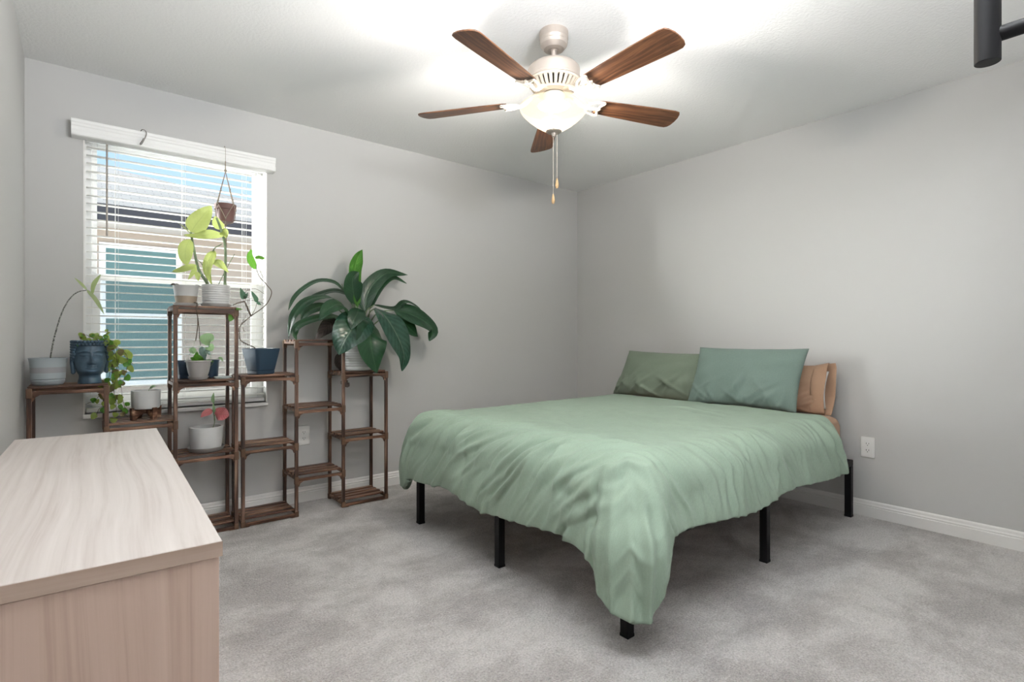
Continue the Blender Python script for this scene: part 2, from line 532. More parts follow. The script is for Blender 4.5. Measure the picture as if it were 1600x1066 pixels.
LILY_STEMS = [
    ([(1.413, 3.37, 1.094), (1.403, 3.37, 1.173), (1.403, 3.37, 1.262)], 0.0045),
    ([(1.413, 3.37, 1.094), (1.398, 3.37, 1.192), (1.391, 3.37, 1.281)], 0.0045),
    ([(1.408, 3.37, 1.094), (1.378, 3.37, 1.251), (1.322, 3.37, 1.356)], 0.004),
    ([(1.413, 3.37, 1.094), (1.398, 3.37, 1.232), (1.357, 3.37, 1.338)], 0.004),
    ([(1.403, 3.37, 1.094), (1.334, 3.35, 1.21), (1.278, 3.37, 1.286)], 0.004),
    ([(1.403, 3.37, 1.094), (1.312, 3.37, 1.21), (1.234, 3.37, 1.27)], 0.004),
    ([(1.408, 3.37, 1.094), (1.373, 3.37, 1.153), (1.322, 3.37, 1.186)], 0.004),
    ([(1.413, 3.37, 1.094), (1.383, 3.37, 1.143), (1.337, 3.37, 1.186)], 0.004),
    ([(1.434, 3.37, 1.094), (1.465, 3.37, 1.164), (1.463, 3.34, 1.193)], 0.0045),
    ([(1.444, 3.37, 1.094), (1.486, 3.37, 1.155), (1.481, 3.31, 1.153)], 0.0045),
    ([(1.444, 3.37, 1.094), (1.486, 3.37, 1.225), (1.521, 3.34, 1.26)], 0.0045),
    ([(1.455, 3.37, 1.094), (1.54, 3.37, 1.226), (1.661, 3.37, 1.25)], 0.0045),
    ([(1.444, 3.37, 1.094), (1.465, 3.37, 1.234), (1.532, 3.4, 1.283)], 0.0045),
    ([(1.439, 3.37, 1.094), (1.45, 3.37, 1.174), (1.464, 3.39, 1.235)], 0.0045),
    ([(1.444, 3.37, 1.094), (1.476, 3.37, 1.174), (1.509, 3.41, 1.257)], 0.0045),
    ([(1.424, 3.37, 1.094), (1.419, 3.37, 1.193), (1.392, 3.32, 1.249)], 0.004),
    ([(1.455, 3.37, 1.094), (1.583, 3.37, 1.197), (1.704, 3.39, 1.221)], 0.0045),
    ([(1.424, 3.37, 1.094), (1.373, 3.37, 1.26), (1.312, 3.37, 1.375), (1.298, 3.37, 1.408)], 0.0035),
]
LILY_WITHERED = [
    ([(1.275, 3.35, 1.141), (1.223, 3.34, 1.154), (1.179, 3.35, 1.111), (1.13, 3.37, 1.047)], 0.096, (-0.1, -1, 0.4), ''),
    ([(1.312, 3.37, 0.977), (1.271, 3.34, 0.93), (1.275, 3.35, 0.882), (1.31, 3.39, 0.84)], 0.056, (-0.4, -1, 0.1), ''),
]
ARUM_LEAVES = [
    ([(0.459, 3.38, 1.638), (0.483, 3.36, 1.683), (0.518, 3.35, 1.737), (0.554, 3.35, 1.791)], 0.106, (-0.15, -1, 0.2), ''),
    ([(0.622, 3.38, 1.644), (0.558, 3.35, 1.636), (0.492, 3.34, 1.617), (0.422, 3.35, 1.615)], 0.059, (0, -0.9, 0.5), ''),
    ([(0.605, 3.38, 1.67), (0.592, 3.4, 1.71), (0.581, 3.41, 1.748)], 0.063, (0.2, -1, 0.1), ''),
    ([(0.609, 3.38, 1.661), (0.62, 3.37, 1.656), (0.629, 3.36, 1.623)], 0.054, (0.2, -1, 0.3), ''),
    ([(0.459, 3.38, 1.628), (0.412, 3.33, 1.66), (0.363, 3.3, 1.675), (0.32, 3.28, 1.67)], 0.018, (0, -0.4, 1), ''),
    ([(0.454, 3.38, 1.6), (0.433, 3.36, 1.545), (0.43, 3.35, 1.489), (0.436, 3.35, 1.451)], 0.072, (-0.1, -1, 0.1), ''),
    ([(0.488, 3.38, 1.461), (0.442, 3.35, 1.44), (0.401, 3.33, 1.421), (0.365, 3.32, 1.408)], 0.041, (0, -0.8, 0.5), ''),
    ([(0.483, 3.38, 1.449), (0.467, 3.36, 1.416), (0.442, 3.35, 1.374)], 0.025, (0, -1, 0.2), ''),
    ([(0.494, 3.38, 1.424), (0.49, 3.37, 1.4), (0.493, 3.36, 1.372)], 0.030, (0, -1, 0.1), ''),
    ([(0.576, 3.38, 1.549), (0.548, 3.36, 1.501), (0.532, 3.35, 1.434), (0.554, 3.35, 1.356)], 0.052, (-0.2, -1, 0.2), ''),
    ([(0.559, 3.38, 1.486), (0.585, 3.36, 1.481), (0.612, 3.35, 1.459), (0.638, 3.35, 1.428)], 0.052, (0.1, -0.9, 0.5), ''),
    ([(0.563, 3.38, 1.505), (0.568, 3.4, 1.527), (0.56, 3.41, 1.551)], 0.036, (0.1, -1, 0.2), ''),
]
ARUM_STEMS = [
    ([(0.54, 3.38, 1.316), (0.539, 3.38, 1.358), (0.496, 3.38, 1.438), (0.474, 3.38, 1.543), (0.459, 3.38, 1.638)], 0.0085),
    ([(0.629, 3.38, 1.321), (0.626, 3.38, 1.359), (0.628, 3.38, 1.559), (0.609, 3.38, 1.661), (0.584, 3.38, 1.734)], 0.0085),
    ([(0.563, 3.38, 1.317), (0.559, 3.38, 1.359), (0.551, 3.38, 1.438), (0.567, 3.38, 1.548), (0.609, 3.38, 1.59)], 0.004),
    ([(0.551, 3.38, 1.316), (0.543, 3.38, 1.363), (0.514, 3.38, 1.463), (0.491, 3.38, 1.489)], 0.003),
    ([(0.588, 3.38, 1.318), (0.593, 3.38, 1.356), (0.639, 3.38, 1.464), (0.676, 3.38, 1.54)], 0.0025),
]
NAVY_STEMS = [
    ([(0.777, 3.36, 0.982), (0.775, 3.36, 1.004), (0.707, 3.36, 1.041), (0.696, 3.36, 1.086), (0.702, 3.36, 1.129), (0.758, 3.36, 1.186), (0.837, 3.36, 1.253), (0.87, 3.36, 1.328), (0.842, 3.36, 1.373), (0.799, 3.36, 1.425), (0.783, 3.36, 1.488)], 0.0032),
    ([(0.842, 3.36, 1.373), (0.814, 3.36, 1.434), (0.787, 3.36, 1.497)], 0.0016),
    ([(0.758, 3.36, 1.186), (0.74, 3.36, 1.229), (0.724, 3.36, 1.27)], 0.0055),
    ([(0.724, 3.36, 1.27), (0.693, 3.36, 1.261), (0.663, 3.36, 1.246)], 0.0035),
    ([(0.757, 3.36, 1.182), (0.781, 3.36, 1.231), (0.79, 3.36, 1.271)], 0.0016),
    ([(0.837, 3.36, 1.314), (0.781, 3.36, 1.345), (0.733, 3.36, 1.329), (0.718, 3.36, 1.292)], 0.0014),
    ([(0.841, 3.36, 1.257), (0.788, 3.36, 1.275), (0.729, 3.36, 1.277)], 0.0014),
    ([(0.702, 3.36, 1.129), (0.718, 3.36, 1.165), (0.736, 3.36, 1.197)], 0.0014),
    ([(0.711, 3.36, 1.121), (0.725, 3.36, 1.094)], 0.002),
]
NAVY_LEAVES = [
    ([(0.783, 3.36, 1.46), (0.763, 3.35, 1.493), (0.747, 3.34, 1.531), (0.758, 3.34, 1.575)], 0.046, (0.2, -1, 0.1), ''),
    ([(0.779, 3.36, 1.524), (0.797, 3.35, 1.53), (0.815, 3.34, 1.525), (0.83, 3.34, 1.531)], 0.025, (0, -1, 0.4), ''),
    ([(0.725, 3.36, 1.285), (0.714, 3.35, 1.303), (0.697, 3.34, 1.345)], 0.035, (0, -1, 0.2), ''),
    ([(0.722, 3.36, 1.284), (0.726, 3.34, 1.299), (0.738, 3.34, 1.32)], 0.019, (0, -1, 0.2), ''),
    ([(0.792, 3.36, 1.268), (0.778, 3.35, 1.294), (0.755, 3.34, 1.329)], 0.029, (0.2, -1, 0.2), ''),
    ([(0.792, 3.36, 1.272), (0.798, 3.35, 1.259), (0.807, 3.34, 1.251)], 0.019, (0.2, -1, 0.2), ''),
]
BANDED_STEMS = [
    ([(-0.127, 3.38, 0.9), (-0.125, 3.38, 0.939), (-0.114, 3.38, 1.029), (-0.099, 3.38, 1.107), (-0.079, 3.38, 1.186), (-0.052, 3.38, 1.248), (-0.022, 3.38, 1.283), (0.014, 3.38, 1.296)], 0.0038),
]
BANDED_LEAVES = [
    ([(0.014, 3.38, 1.297), (-0.008, 3.37, 1.325), (-0.035, 3.36, 1.353)], 0.014, (0.3, -1, 0.3), ''),
    ([(0.014, 3.38, 1.297), (0.041, 3.37, 1.261), (0.062, 3.36, 1.221), (0.082, 3.35, 1.176)], 0.021, (0.3, -1, 0.3), ''),
    ([(0.034, 3.38, 1.274), (0.039, 3.36, 1.318), (0.053, 3.35, 1.349), (0.069, 3.35, 1.377)], 0.021, (-0.4, -1, 0.1), ''),
]
VINE_STRANDS = [
    ([(0.091, 3.36, 1.019), (0.108, 3.33, 1.039), (0.129, 3.31, 1.01), (0.154, 3.31, 0.978), (0.176, 3.31, 0.951), (0.2, 3.31, 0.923)], 0.0013),
    ([(0.087, 3.36, 1.019), (0.112, 3.34, 1.028), (0.133, 3.32, 0.938), (0.145, 3.31, 0.839), (0.155, 3.31, 0.748), (0.165, 3.31, 0.702)], 0.0013),
    ([(0.08, 3.36, 1.019), (0.106, 3.39, 1.023), (0.114, 3.38, 0.927), (0.119, 3.36, 0.819), (0.13, 3.34, 0.702), (0.119, 3.34, 0.644)], 0.0013),
    ([(0.076, 3.36, 1.019), (0.103, 3.42, 1.018), (0.107, 3.42, 0.889), (0.091, 3.39, 0.836), (0.055, 3.38, 0.758), (0.009, 3.38, 0.73)], 0.0013),
    ([(0.083, 3.36, 1.019), (0.11, 3.41, 1.0), (0.114, 3.41, 0.834), (0.106, 3.39, 0.744), (0.062, 3.38, 0.703), (0.048, 3.38, 0.655)], 0.0013),
    ([(0.094, 3.36, 1.023), (0.118, 3.31, 1.019), (0.146, 3.3, 1.001), (0.172, 3.3, 0.965), (0.168, 3.3, 0.892), (0.153, 3.3, 0.839)], 0.0013),
    ([(0.087, 3.36, 1.019), (0.112, 3.36, 1.01), (0.13, 3.34, 0.892), (0.119, 3.34, 0.784), (0.148, 3.33, 0.701), (0.177, 3.33, 0.658)], 0.0013),
]
VINE_TOP = [
    ([(0.027, 3.36, 1.019), (0.006, 3.36, 1.055), (-0.015, 3.36, 1.073)], 0.0012),
    ([(0.034, 3.36, 1.019), (0.023, 3.36, 1.064), (0.009, 3.36, 1.074)], 0.0012),
    ([(0.041, 3.36, 1.019), (0.041, 3.36, 1.055), (0.028, 3.36, 1.068)], 0.0012),
    ([(0.048, 3.36, 1.019), (0.058, 3.36, 1.055), (0.062, 3.36, 1.073)], 0.0012),
    ([(0.055, 3.36, 1.019), (0.076, 3.36, 1.064), (0.094, 3.36, 1.084)], 0.0012),
    ([(0.034, 3.36, 1.015), (0.033, 3.33, 1.037), (0.04, 3.32, 1.046)], 0.0012),
    ([(0.02, 3.36, 1.019), (0.002, 3.34, 1.042), (-0.008, 3.33, 1.044)], 0.0012),
    ([(0.062, 3.36, 1.019), (0.079, 3.33, 1.042), (0.089, 3.32, 1.055)], 0.0012),
]
HEART_LEAVES = [
    ([(0.502, 3.33, 1.033), (0.519, 3.32, 1.047), (0.541, 3.31, 1.056), (0.558, 3.3, 1.052)], 0.067, (0.1, -1, 0.25), 'round'),
    ([(0.532, 3.33, 0.987), (0.539, 3.32, 1.001), (0.541, 3.31, 1.015), (0.535, 3.31, 1.019)], 0.043, (0.2, -1, 0.2), 'round'),
    ([(0.52, 3.33, 0.96), (0.507, 3.31, 0.979), (0.5, 3.3, 1.002), (0.496, 3.3, 1.013)], 0.036, (-0.2, -1, 0.2), 'silver'),
    ([(0.52, 3.33, 0.996), (0.528, 3.3, 0.983), (0.538, 3.29, 0.965)], 0.027, (0.3, -1, 0.3), 'silver'),
    ([(0.474, 3.33, 0.979), (0.465, 3.32, 0.988), (0.454, 3.31, 0.993), (0.448, 3.31, 0.98)], 0.034, (-0.1, -1, 0.2), 'round'),
    ([(0.48, 3.33, 0.919), (0.475, 3.32, 0.947), (0.477, 3.31, 0.97), (0.479, 3.31, 0.986)], 0.027, (-0.1, -1, 0.1), 'fresh'),
    ([(0.496, 3.33, 0.91), (0.489, 3.31, 0.933), (0.486, 3.3, 0.957)], 0.020, (0.1, -1, 0.1), 'fresh'),
    ([(0.512, 3.33, 0.909), (0.511, 3.31, 0.928), (0.516, 3.3, 0.947)], 0.020, (0.2, -1, 0.1), 'fresh'),
    ([(0.468, 3.33, 0.908), (0.462, 3.31, 0.925), (0.451, 3.3, 0.942)], 0.022, (-0.2, -1, 0.2), 'fresh'),
    ([(0.528, 3.33, 0.906), (0.529, 3.31, 0.921), (0.54, 3.3, 0.935)], 0.018, (0.2, -1, 0.2), 'fresh'),
    ([(0.48, 3.33, 0.908), (0.48, 3.3, 0.92), (0.473, 3.29, 0.935)], 0.020, (-0.1, -1, 0.1), 'fresh'),
    ([(0.504, 3.33, 0.905), (0.495, 3.295, 0.943), (0.479, 3.28, 0.971)], 0.027, (-0.2, -1, 0.3), 'fresh'),
    ([(0.492, 3.33, 0.914), (0.504, 3.3, 0.947), (0.52, 3.28, 0.97)], 0.027, (0.2, -1, 0.3), 'silver'),
    ([(0.476, 3.33, 0.915), (0.46, 3.3, 0.944), (0.442, 3.28, 0.954)], 0.022, (-0.2, -1, 0.4), 'fresh'),
    ([(0.52, 3.33, 0.914), (0.532, 3.3, 0.933), (0.549, 3.28, 0.928)], 0.020, (0.2, -1, 0.4), 'fresh'),
]
HEART_STEMS = [
    ([(0.492, 3.33, 0.896), (0.496, 3.33, 0.942), (0.49, 3.33, 1.006), (0.502, 3.33, 1.033)], 0.0014),
    ([(0.52, 3.33, 0.895), (0.541, 3.33, 0.941), (0.555, 3.33, 0.987), (0.553, 3.33, 1.028), (0.561, 3.33, 1.047)], 0.0012),
    ([(0.508, 3.33, 0.896), (0.516, 3.33, 0.941), (0.532, 3.33, 0.987)], 0.0012),
    ([(0.537, 3.33, 0.895), (0.557, 3.33, 0.919), (0.559, 3.33, 0.933), (0.543, 3.33, 0.959), (0.52, 3.33, 0.983), (0.492, 3.33, 1.015)], 0.0012),
    ([(0.472, 3.33, 0.897), (0.474, 3.33, 0.942), (0.474, 3.33, 0.979)], 0.0012),
    ([(0.427, 3.33, 0.916), (0.441, 3.33, 0.952), (0.453, 3.33, 0.988), (0.47, 3.33, 1.033), (0.453, 3.33, 1.039), (0.427, 3.33, 1.031)], 0.001),
    ([(0.453, 3.33, 0.902), (0.468, 3.33, 0.947), (0.474, 3.33, 0.988)], 0.001),
]
TRAIL_STEMS = [
    ([(0.468, 3.44, 1.257), (0.473, 3.28, 1.245), (0.467, 3.245, 1.212), (0.473, 3.245, 1.154), (0.472, 3.25, 1.11), (0.464, 3.255, 1.043)], 0.0035),
    ([(0.473, 3.245, 1.154), (0.48, 3.25, 1.11), (0.483, 3.26, 1.052), (0.491, 3.28, 1.02)], 0.0022),
]
PINK_LEAVES = [
    ([(0.56, 3.36, 0.655), (0.541, 3.35, 0.653), (0.518, 3.34, 0.642), (0.499, 3.33, 0.626)], 0.038, (-0.1, -1, 0.3), ''),
    ([(0.574, 3.36, 0.631), (0.589, 3.34, 0.636), (0.61, 3.32, 0.635), (0.637, 3.32, 0.628)], 0.077, (0.2, -1, 0.25), 'round'),
]
PINK_STEMS = [
    ([(0.55, 3.36, 0.537), (0.566, 3.36, 0.568), (0.572, 3.36, 0.599), (0.567, 3.36, 0.64), (0.56, 3.36, 0.655)], 0.0024),
    ([(0.571, 3.36, 0.591), (0.569, 3.36, 0.616), (0.574, 3.36, 0.631)], 0.002),
    ([(0.572, 3.36, 0.599), (0.564, 3.36, 0.672), (0.568, 3.36, 0.712), (0.566, 3.36, 0.754)], 0.003),
]
PINK_BUD = [
    ([(0.566, 3.36, 0.696), (0.56, 3.35, 0.722), (0.563, 3.34, 0.756)], 0.018, (0, -1, 0.2), ''),
    ([(0.569, 3.36, 0.64), (0.566, 3.35, 0.665), (0.56, 3.34, 0.699)], 0.015, (0, -1, 0.2), ''),
]

# ------------------------------------------------------------------ the room
XL, XR, YB, YF, ZC = -.225, 3.640, 3.550, -1.25, 2.44
WX0, WX1, WZ0, WZ1 = .0, .893, .662, 2.15         # window opening
TH = .14

def struct(name, bm, mat, **kw):
    o = obj(name, bm, mat, **kw)
    o['kind'] = 'structure'
    return o

m, nt, b = new_mat('carpet')
v = coords(nt)
patch = ramp(nt, noise_tex(nt, coords(nt, (1, 1.2, 1)), 2.6, 5, .62, .25), [(.38, (.25, .25, .25)), (.60, (.75, .75, .75))])
fine = noise_tex(nt, v, 135, 2, .75)
mid = noise_tex(nt, v, 38, 3, .7)
def mth(op, a, c=None):
    n = nt.nodes.new('ShaderNodeMath')
    n.operation = op
    for i, x in enumerate((a, c)):
        if x is None: continue
        if isinstance(x, (int, float)): n.inputs[i].default_value = x
        else: nt.links.new(x, n.inputs[i])
    return n.outputs[0]
tot = mth('ADD', mth('MULTIPLY', patch, .34), mth('ADD', mth('MULTIPLY', fine, .50), mth('MULTIPLY', mid, .16)))
nt.links.new(ramp(nt, tot, [(.33, (.29, .268, .257)), (.50, (.53, .50, .482)), (.66, (.79, .757, .738))]), b.inputs['Base Color'])
b.inputs['Roughness'].default_value = .95
b.inputs['Specular IOR Level'].default_value = .1
b.inputs['Sheen Weight'].default_value = .3
bump(nt, b, mth('ADD', fine, mth('MULTIPLY', mid, .8)), .8, .02)
M['carpet'] = m

struct('floor', bx((XL - TH, YF - TH, -.08), (XR + TH, YB + TH, 0)), M['carpet'], smooth=False, origin=(0, 0, 0))
struct('ceiling', bx((XL - TH, YF - TH, ZC), (XR + TH, YB + TH, ZC + .1)), M['ceiling'], smooth=False, origin=(0, 0, ZC))
struct('wall_left', bx((XL - TH, YF - TH, 0), (XL, YB, ZC)), M['wall'], smooth=False)
struct('wall_right', bx((XR, YF - TH, 0), (XR + TH, YB, ZC)), M['wall'], smooth=False)
struct('wall_front', bx((XL, YF - TH, 0), (XR, YF, ZC)), M['wall'], smooth=False)
b = B()
xa, xb = XL - TH, XR + TH
for lo, hi in (((xa, YB, 0), (WX0, YB + TH, ZC)), ((WX1, YB, 0), (xb, YB + TH, ZC)),
               ((WX0, YB, 0), (WX1, YB + TH, WZ0)), ((WX0, YB, WZ1), (WX1, YB + TH, ZC))):
    box(b, lo, hi)
struct('wall_back', b, M['wall'], smooth=False)

BP = [(0, 0), (.016, 0), (.016, .058), (.0125, .062), (.0145, .066), (.0145, .070), (.010, .076), (.009, .088), (.004, .094), (0, .095)]
def base(name, fn, l0, l1):
    b = B()
    prism(b, BP, fn, l0, l1)
    struct(name, b, M['trim'], smooth=False)
base('baseboard_back', lambda a, z, l: (l, YB - a, z), XL, XR)
base('baseboard_right', lambda a, z, l: (XR - a, l, z), YF, YB - .016)
base('baseboard_left', lambda a, z, l: (XL + a, l, z), YF, YB - .016)

# window_1: sill, frame, two sashes with panes, insect screen
win = link(bpy.data.objects.new('window_1', None))
win.location = ((WX0 + WX1) / 2, YB, WZ0)
ORG[win.name] = Vector(win.location)
win['kind'] = 'structure'
b = B()
box(b, (WX0 - .002, YB - .022, WZ0 - .022), (WX1 + .002, YB + .10, WZ0))
obj('window_sill', b, M['trim'], win, bevel=.004)
def ring(bm, x0, x1, z0, z1, w, y0, y1, wb=None, wt=None):
    wb = wb or w
    wt = wt or w
    box(bm, (x0, y0, z0), (x0 + w, y1, z1))
    box(bm, (x1 - w, y0, z0), (x1, y1, z1))
    box(bm, (x0 + w, y0, z0), (x1 - w, y1, z0 + wb))
    box(bm, (x0 + w, y0, z1 - wt), (x1 - w, y1, z1))
b = B()
ring(b, WX0, WX1, WZ0, WZ1, .036, YB + .085, YB + .14)
obj('window_frame', b, M['vinyl'], win, bevel=.003)
b = B()   # white returns of the opening
box(b, (WX0, YB - .001, WZ0), (WX0 + .006, YB + .085, WZ1))
box(b, (WX1 - .006, YB - .001, WZ0), (WX1, YB + .085, WZ1))
box(b, (WX0 + .006, YB - .001, WZ1 - .006), (WX1 - .006, YB + .085, WZ1))
obj('window_jamb', b, M['trim'], win)
b = B()
ring(b, WX0 + .036, WX1 - .036, 1.375, WZ1 - .036, .022, YB + .112, YB + .132, wb=.03)
us = obj('upper_sash', b, M['vinyl'], win, bevel=.002)
b = B()
ring(b, WX0 + .036, WX1 - .036, WZ0 + .036, 1.405, .036, YB + .088, YB + .110, wb=.05, wt=.034)
ls = obj('lower_sash', b, M['vinyl'], win, bevel=.002)

def glass(name, tint, spots=False):
    m, nt, b = new_mat(name)
    out = nt.nodes['Material Output']
    tr = nt.nodes.new('ShaderNodeBsdfTransparent')
    tr.inputs[0].default_value = (*tint, 1)
    gl = nt.nodes.new('ShaderNodeBsdfGlossy')
    gl.inputs['Roughness'].default_value = .02
    mx = nt.nodes.new('ShaderNodeMixShader')
    mx.inputs[0].default_value = .0
    nt.links.new(tr.outputs[0], mx.inputs[1])
    nt.links.new(gl.outputs[0], mx.inputs[2])
    last = mx.outputs[0]
    if spots:   # dried water spots
        vo = nt.nodes.new('ShaderNodeTexVoronoi')
        vo.inputs['Scale'].default_value = 42
        nt.links.new(coords(nt), vo.inputs['Vector'])
        c = ramp(nt, vo.outputs['Distance'], [(.05, (1, 1, 1)), (.09, (0, 0, 0))])
        msk = ramp(nt, noise_tex(nt, coords(nt), 9, 2), [(.60, (0, 0, 0)), (.66, (1, 1, 1))])
        mm = nt.nodes.new('ShaderNodeMath')
        mm.operation = 'MULTIPLY'
        nt.links.new(c, mm.inputs[0])
        nt.links.new(msk, mm.inputs[1])
        df = nt.nodes.new('ShaderNodeBsdfTranslucent')
        df.inputs[0].default_value = (.9, .9, .9, 1)
        m3 = nt.nodes.new('ShaderNodeMixShader')
        nt.links.new(mm.outputs[0], m3.inputs[0])
        nt.links.new(last, m3.inputs[1])
        nt.links.new(df.outputs[0], m3.inputs[2])
        last = m3.outputs[0]
    nt.links.new(last, out.inputs[0])
    return m
obj('pane', bx((WX0 + .058, YB + .120, 1.405), (WX1 - .058, YB + .124, WZ1 - .058)), glass('window_glass', (.97, .985, .98)), us, smooth=False)
obj('pane', bx((WX0 + .072, YB + .097, WZ0 + .086), (WX1 - .072, YB + .101, 1.371)), glass('spotted_glass', (.95, .975, .97), True), ls, smooth=False)
m, nt, b = new_mat('insect_mesh')
tr = nt.nodes.new('ShaderNodeBsdfTransparent')
b.inputs['Base Color'].default_value = (.13, .14, .145, 1)
mx = nt.nodes.new('ShaderNodeMixShader')
mx.inputs[0].default_value = .20
nt.links.new(tr.outputs[0], mx.inputs[1])
nt.links.new(b.outputs[0], mx.inputs[2])
nt.links.new(mx.outputs[0], nt.nodes['Material Output'].inputs[0])
obj('insect_screen', bx((WX0 + .036, YB + .134, WZ0 + .036), (WX1 - .036, YB + .1355, 1.40)), m, win, smooth=False)

# ------------------------------------------------------------------ the blind
m, nt, b = new_mat('blind_slat')
b.inputs['Base Color'].default_value = (.84, .84, .82, 1)
b.inputs['Roughness'].default_value = .4
tl = nt.nodes.new('ShaderNodeBsdfTranslucent')
tl.inputs[0].default_value = (.9, .88, .84, 1)
mx = nt.nodes.new('ShaderNodeMixShader')
mx.inputs[0].default_value = .38
nt.links.new(b.outputs[0], mx.inputs[1])
nt.links.new(tl.outputs[0], mx.inputs[2])
nt.links.new(mx.outputs[0], nt.nodes['Material Output'].inputs[0])
M['slat'] = m

bl = thing('window_blind', 'white slatted window blind with wide moulded valance over the window', 'blind', (.446, YB, .70))
b = B()
SX0, SX1, SY = .012, .881, 3.592
z = .712
while z < 2.085:
    prev = None
    pr = [(-.025, .0), (-.012, .0022), (0, .003), (.012, .0022), (.025, 0), (.025, -.0036), (.012, -.0014), (0, -.0006), (-.012, -.0014), (-.025, -.0036)]
    tilt = .06
    prism(b, [(a, h + a * tilt) for a, h in pr], lambda a, h, l, z=z: (l, SY + a, z + h), SX0, SX1)
    z += .0423
obj('slats', b, M['slat'], bl, angle=30)
obj('bottom_rail', bx((SX0, SY - .024, .666), (SX1, SY + .024, .688)), M['vinyl'], bl, bevel=.003)
obj('head_rail', bx((SX0, SY - .022, 2.098), (SX1, SY + .028, 2.142)), M['vinyl'], bl, bevel=.003)
VP = [(0, .0), (.058, 0), (.066, .004), (.068, .012), (.066, .026), (.062, .030), (.062, .046), (.066, .052), (.066, .062), (.070, .068), (.070, .080), (.066, .084), (0, .084)]
b = B()
prism(b, VP, lambda a, z, l: (l, YB - a, 2.086 + z), -.048, .926)
obj('valance', b, M['vinyl'], bl, smooth=False)
for cx in (.135, .445, .765):
    b = B()
    for dy in (-.0265, .0265):
        tube(b, [(cx, SY + dy, .685), (cx, SY + dy, 2.10)], .0009, 6)
    tube(b, [(cx + .012, SY - .0275, .685), (cx + .012, SY - .0275, 2.10)], .0009, 6)
    obj('ladder_cord', b, M['vinyl'], bl)
b = B()
tube(b, [(.098, SY - .036, 2.10), (.098, SY - .036, 2.085), (.098, SY - .036, 1.60)], .0045, 8)
wmat = plain('clear_wand', (.36, .33, .30), .2)
obj('tilt_wand', b, wmat, bl)

b = B()   # S hook over the valance edge
tube(b, smooth_path([(.240, 3.484, 2.168), (.247, 3.472, 2.176), (.262, 3.470, 2.170), (.264, 3.469, 2.150), (.250, 3.467, 2.11), (.240, 3.462, 2.092), (.236, 3.450, 2.092), (.243, 3.444, 2.105), (.250, 3.447, 2.122)], 6), .0022, 8)
tag(obj('hook', b, plain('hook_steel', (.22, .21, .20), .35, .8), origin=(.25, 3.48, 2.17)), 'small steel S hook hung on the left half of the blind valance', 'hook')

# ------------------------------------------------------------------ hanging pot in a twine hanger
HX, HY = .640, 3.440
hg = thing('twine_hanger', 'knotted twine plant hanger hung from the blind valance', 'plant hanger', (HX, HY, 2.15))
b = B()
tube(b, smooth_path([(HX, HY + .040, 2.168), (HX, HY + .02, 2.172), (HX, HY, 2.15), (HX, HY, 2.08)], 4), .0012, 6)
tube(b, [(HX, HY, 2.08), (HX, HY, 2.01)], .0028, 6)
ball(b, (HX, HY, 2.025), .0075)
obj('cord', b, M['twine'], hg)
ptop, pbot, rt, rb = 1.828, 1.728, .0565, .041
for k in range(4):
    a = R(35 + 90 * k)
    a2, a3 = a - R(45), a + R(45)
    b = B()
    top = Vector((HX, HY, 2.02))
    rim = Vector((HX + (rt + .003) * math.cos(a), HY + (rt + .003) * math.sin(a), ptop))
    kn = top.lerp(rim, .55)
    tube(b, [top, kn, rim], .0023, 6)
    ball(b, kn, .0045, 8, 6)
    for aa in (a2, a3):
        tube(b, smooth_path([rim, (HX + (rt * .62 + rb * .38 + .004) * math.cos((a + aa) / 2), HY + (rt * .62 + rb * .38 + .004) * math.sin((a + aa) / 2), 1.785),
                             (HX + (rb + .006) * math.cos(aa), HY + (rb + .006) * math.sin(aa), 1.742)], 4), .0022, 6)
    tube(b, smooth_path([(HX + (rb + .006) * math.cos(a2), HY + (rb + .006) * math.sin(a2), 1.742), (HX + .03 * math.cos(a2), HY + .03 * math.sin(a2), 1.722), (HX, HY, 1.716)], 3), .0016, 6)
    ball(b, (HX + (rb + .006) * math.cos(a2), HY + (rb + .006) * math.sin(a2), 1.742), .0045, 8, 6)
    obj('strand', b, M['twine'], hg)
b = B()
for k in range(7):
    a = k * .9
    tube(b, smooth_path([(HX, HY, 1.718), (HX + .004 * math.cos(a), HY + .004 * math.sin(a), 1.66), (HX + .007 * math.cos(a), HY + .007 * math.sin(a), 1.585 + .004 * k)], 3), .0016, 5)
ball(b, (HX, HY, 1.713), .008)
obj('tassel', b, M['twine'], hg)

def pot(parent, c, prof, mat, thick=.005, seg=36, name='pot'):
    """prof: outer (r, z) from base to rim"""
    b = B()
    inner = [(max(.004, r - thick), max(z, prof[0][1] + thick)) for r, z in prof[::-1]]
    lathe(b, [(.0, prof[0][1])] + prof + inner + [(0, prof[0][1] + thick)], c, seg, cap=False)
    return obj(name, b, mat, parent, angle=40)

def soil(parent, c, r, z):
    b = B()
    lathe(b, [(0, z - .012), (r, z - .012), (r, z), (r * .6, z + .004), (0, z + .006)], c, 24, cap=False)
    return obj('soil', b, M['soil'], parent)

def saucer(parent, c, r, h, mat, name='saucer'):
    b = B()
    lathe(b, [(0, 0), (r * .82, 0), (r * .88, .003), (r, h), (r - .004, h), (r * .84, .006), (0, .006)], c, 36, cap=False)
    return obj(name, b, mat, parent, angle=40)

t = thing('hanging_pot', 'small brown terracotta pot hanging in the twine hanger before the window', 'pot', (HX, HY, pbot))
pot(t, (HX, HY, pbot), [(rb, 0), (.0505, .066), (.051, .068), (.0565, .070), (.0565, .100), (.054, .101)], M['terracotta'])
soil(t, (HX, HY, pbot), .047, .088)

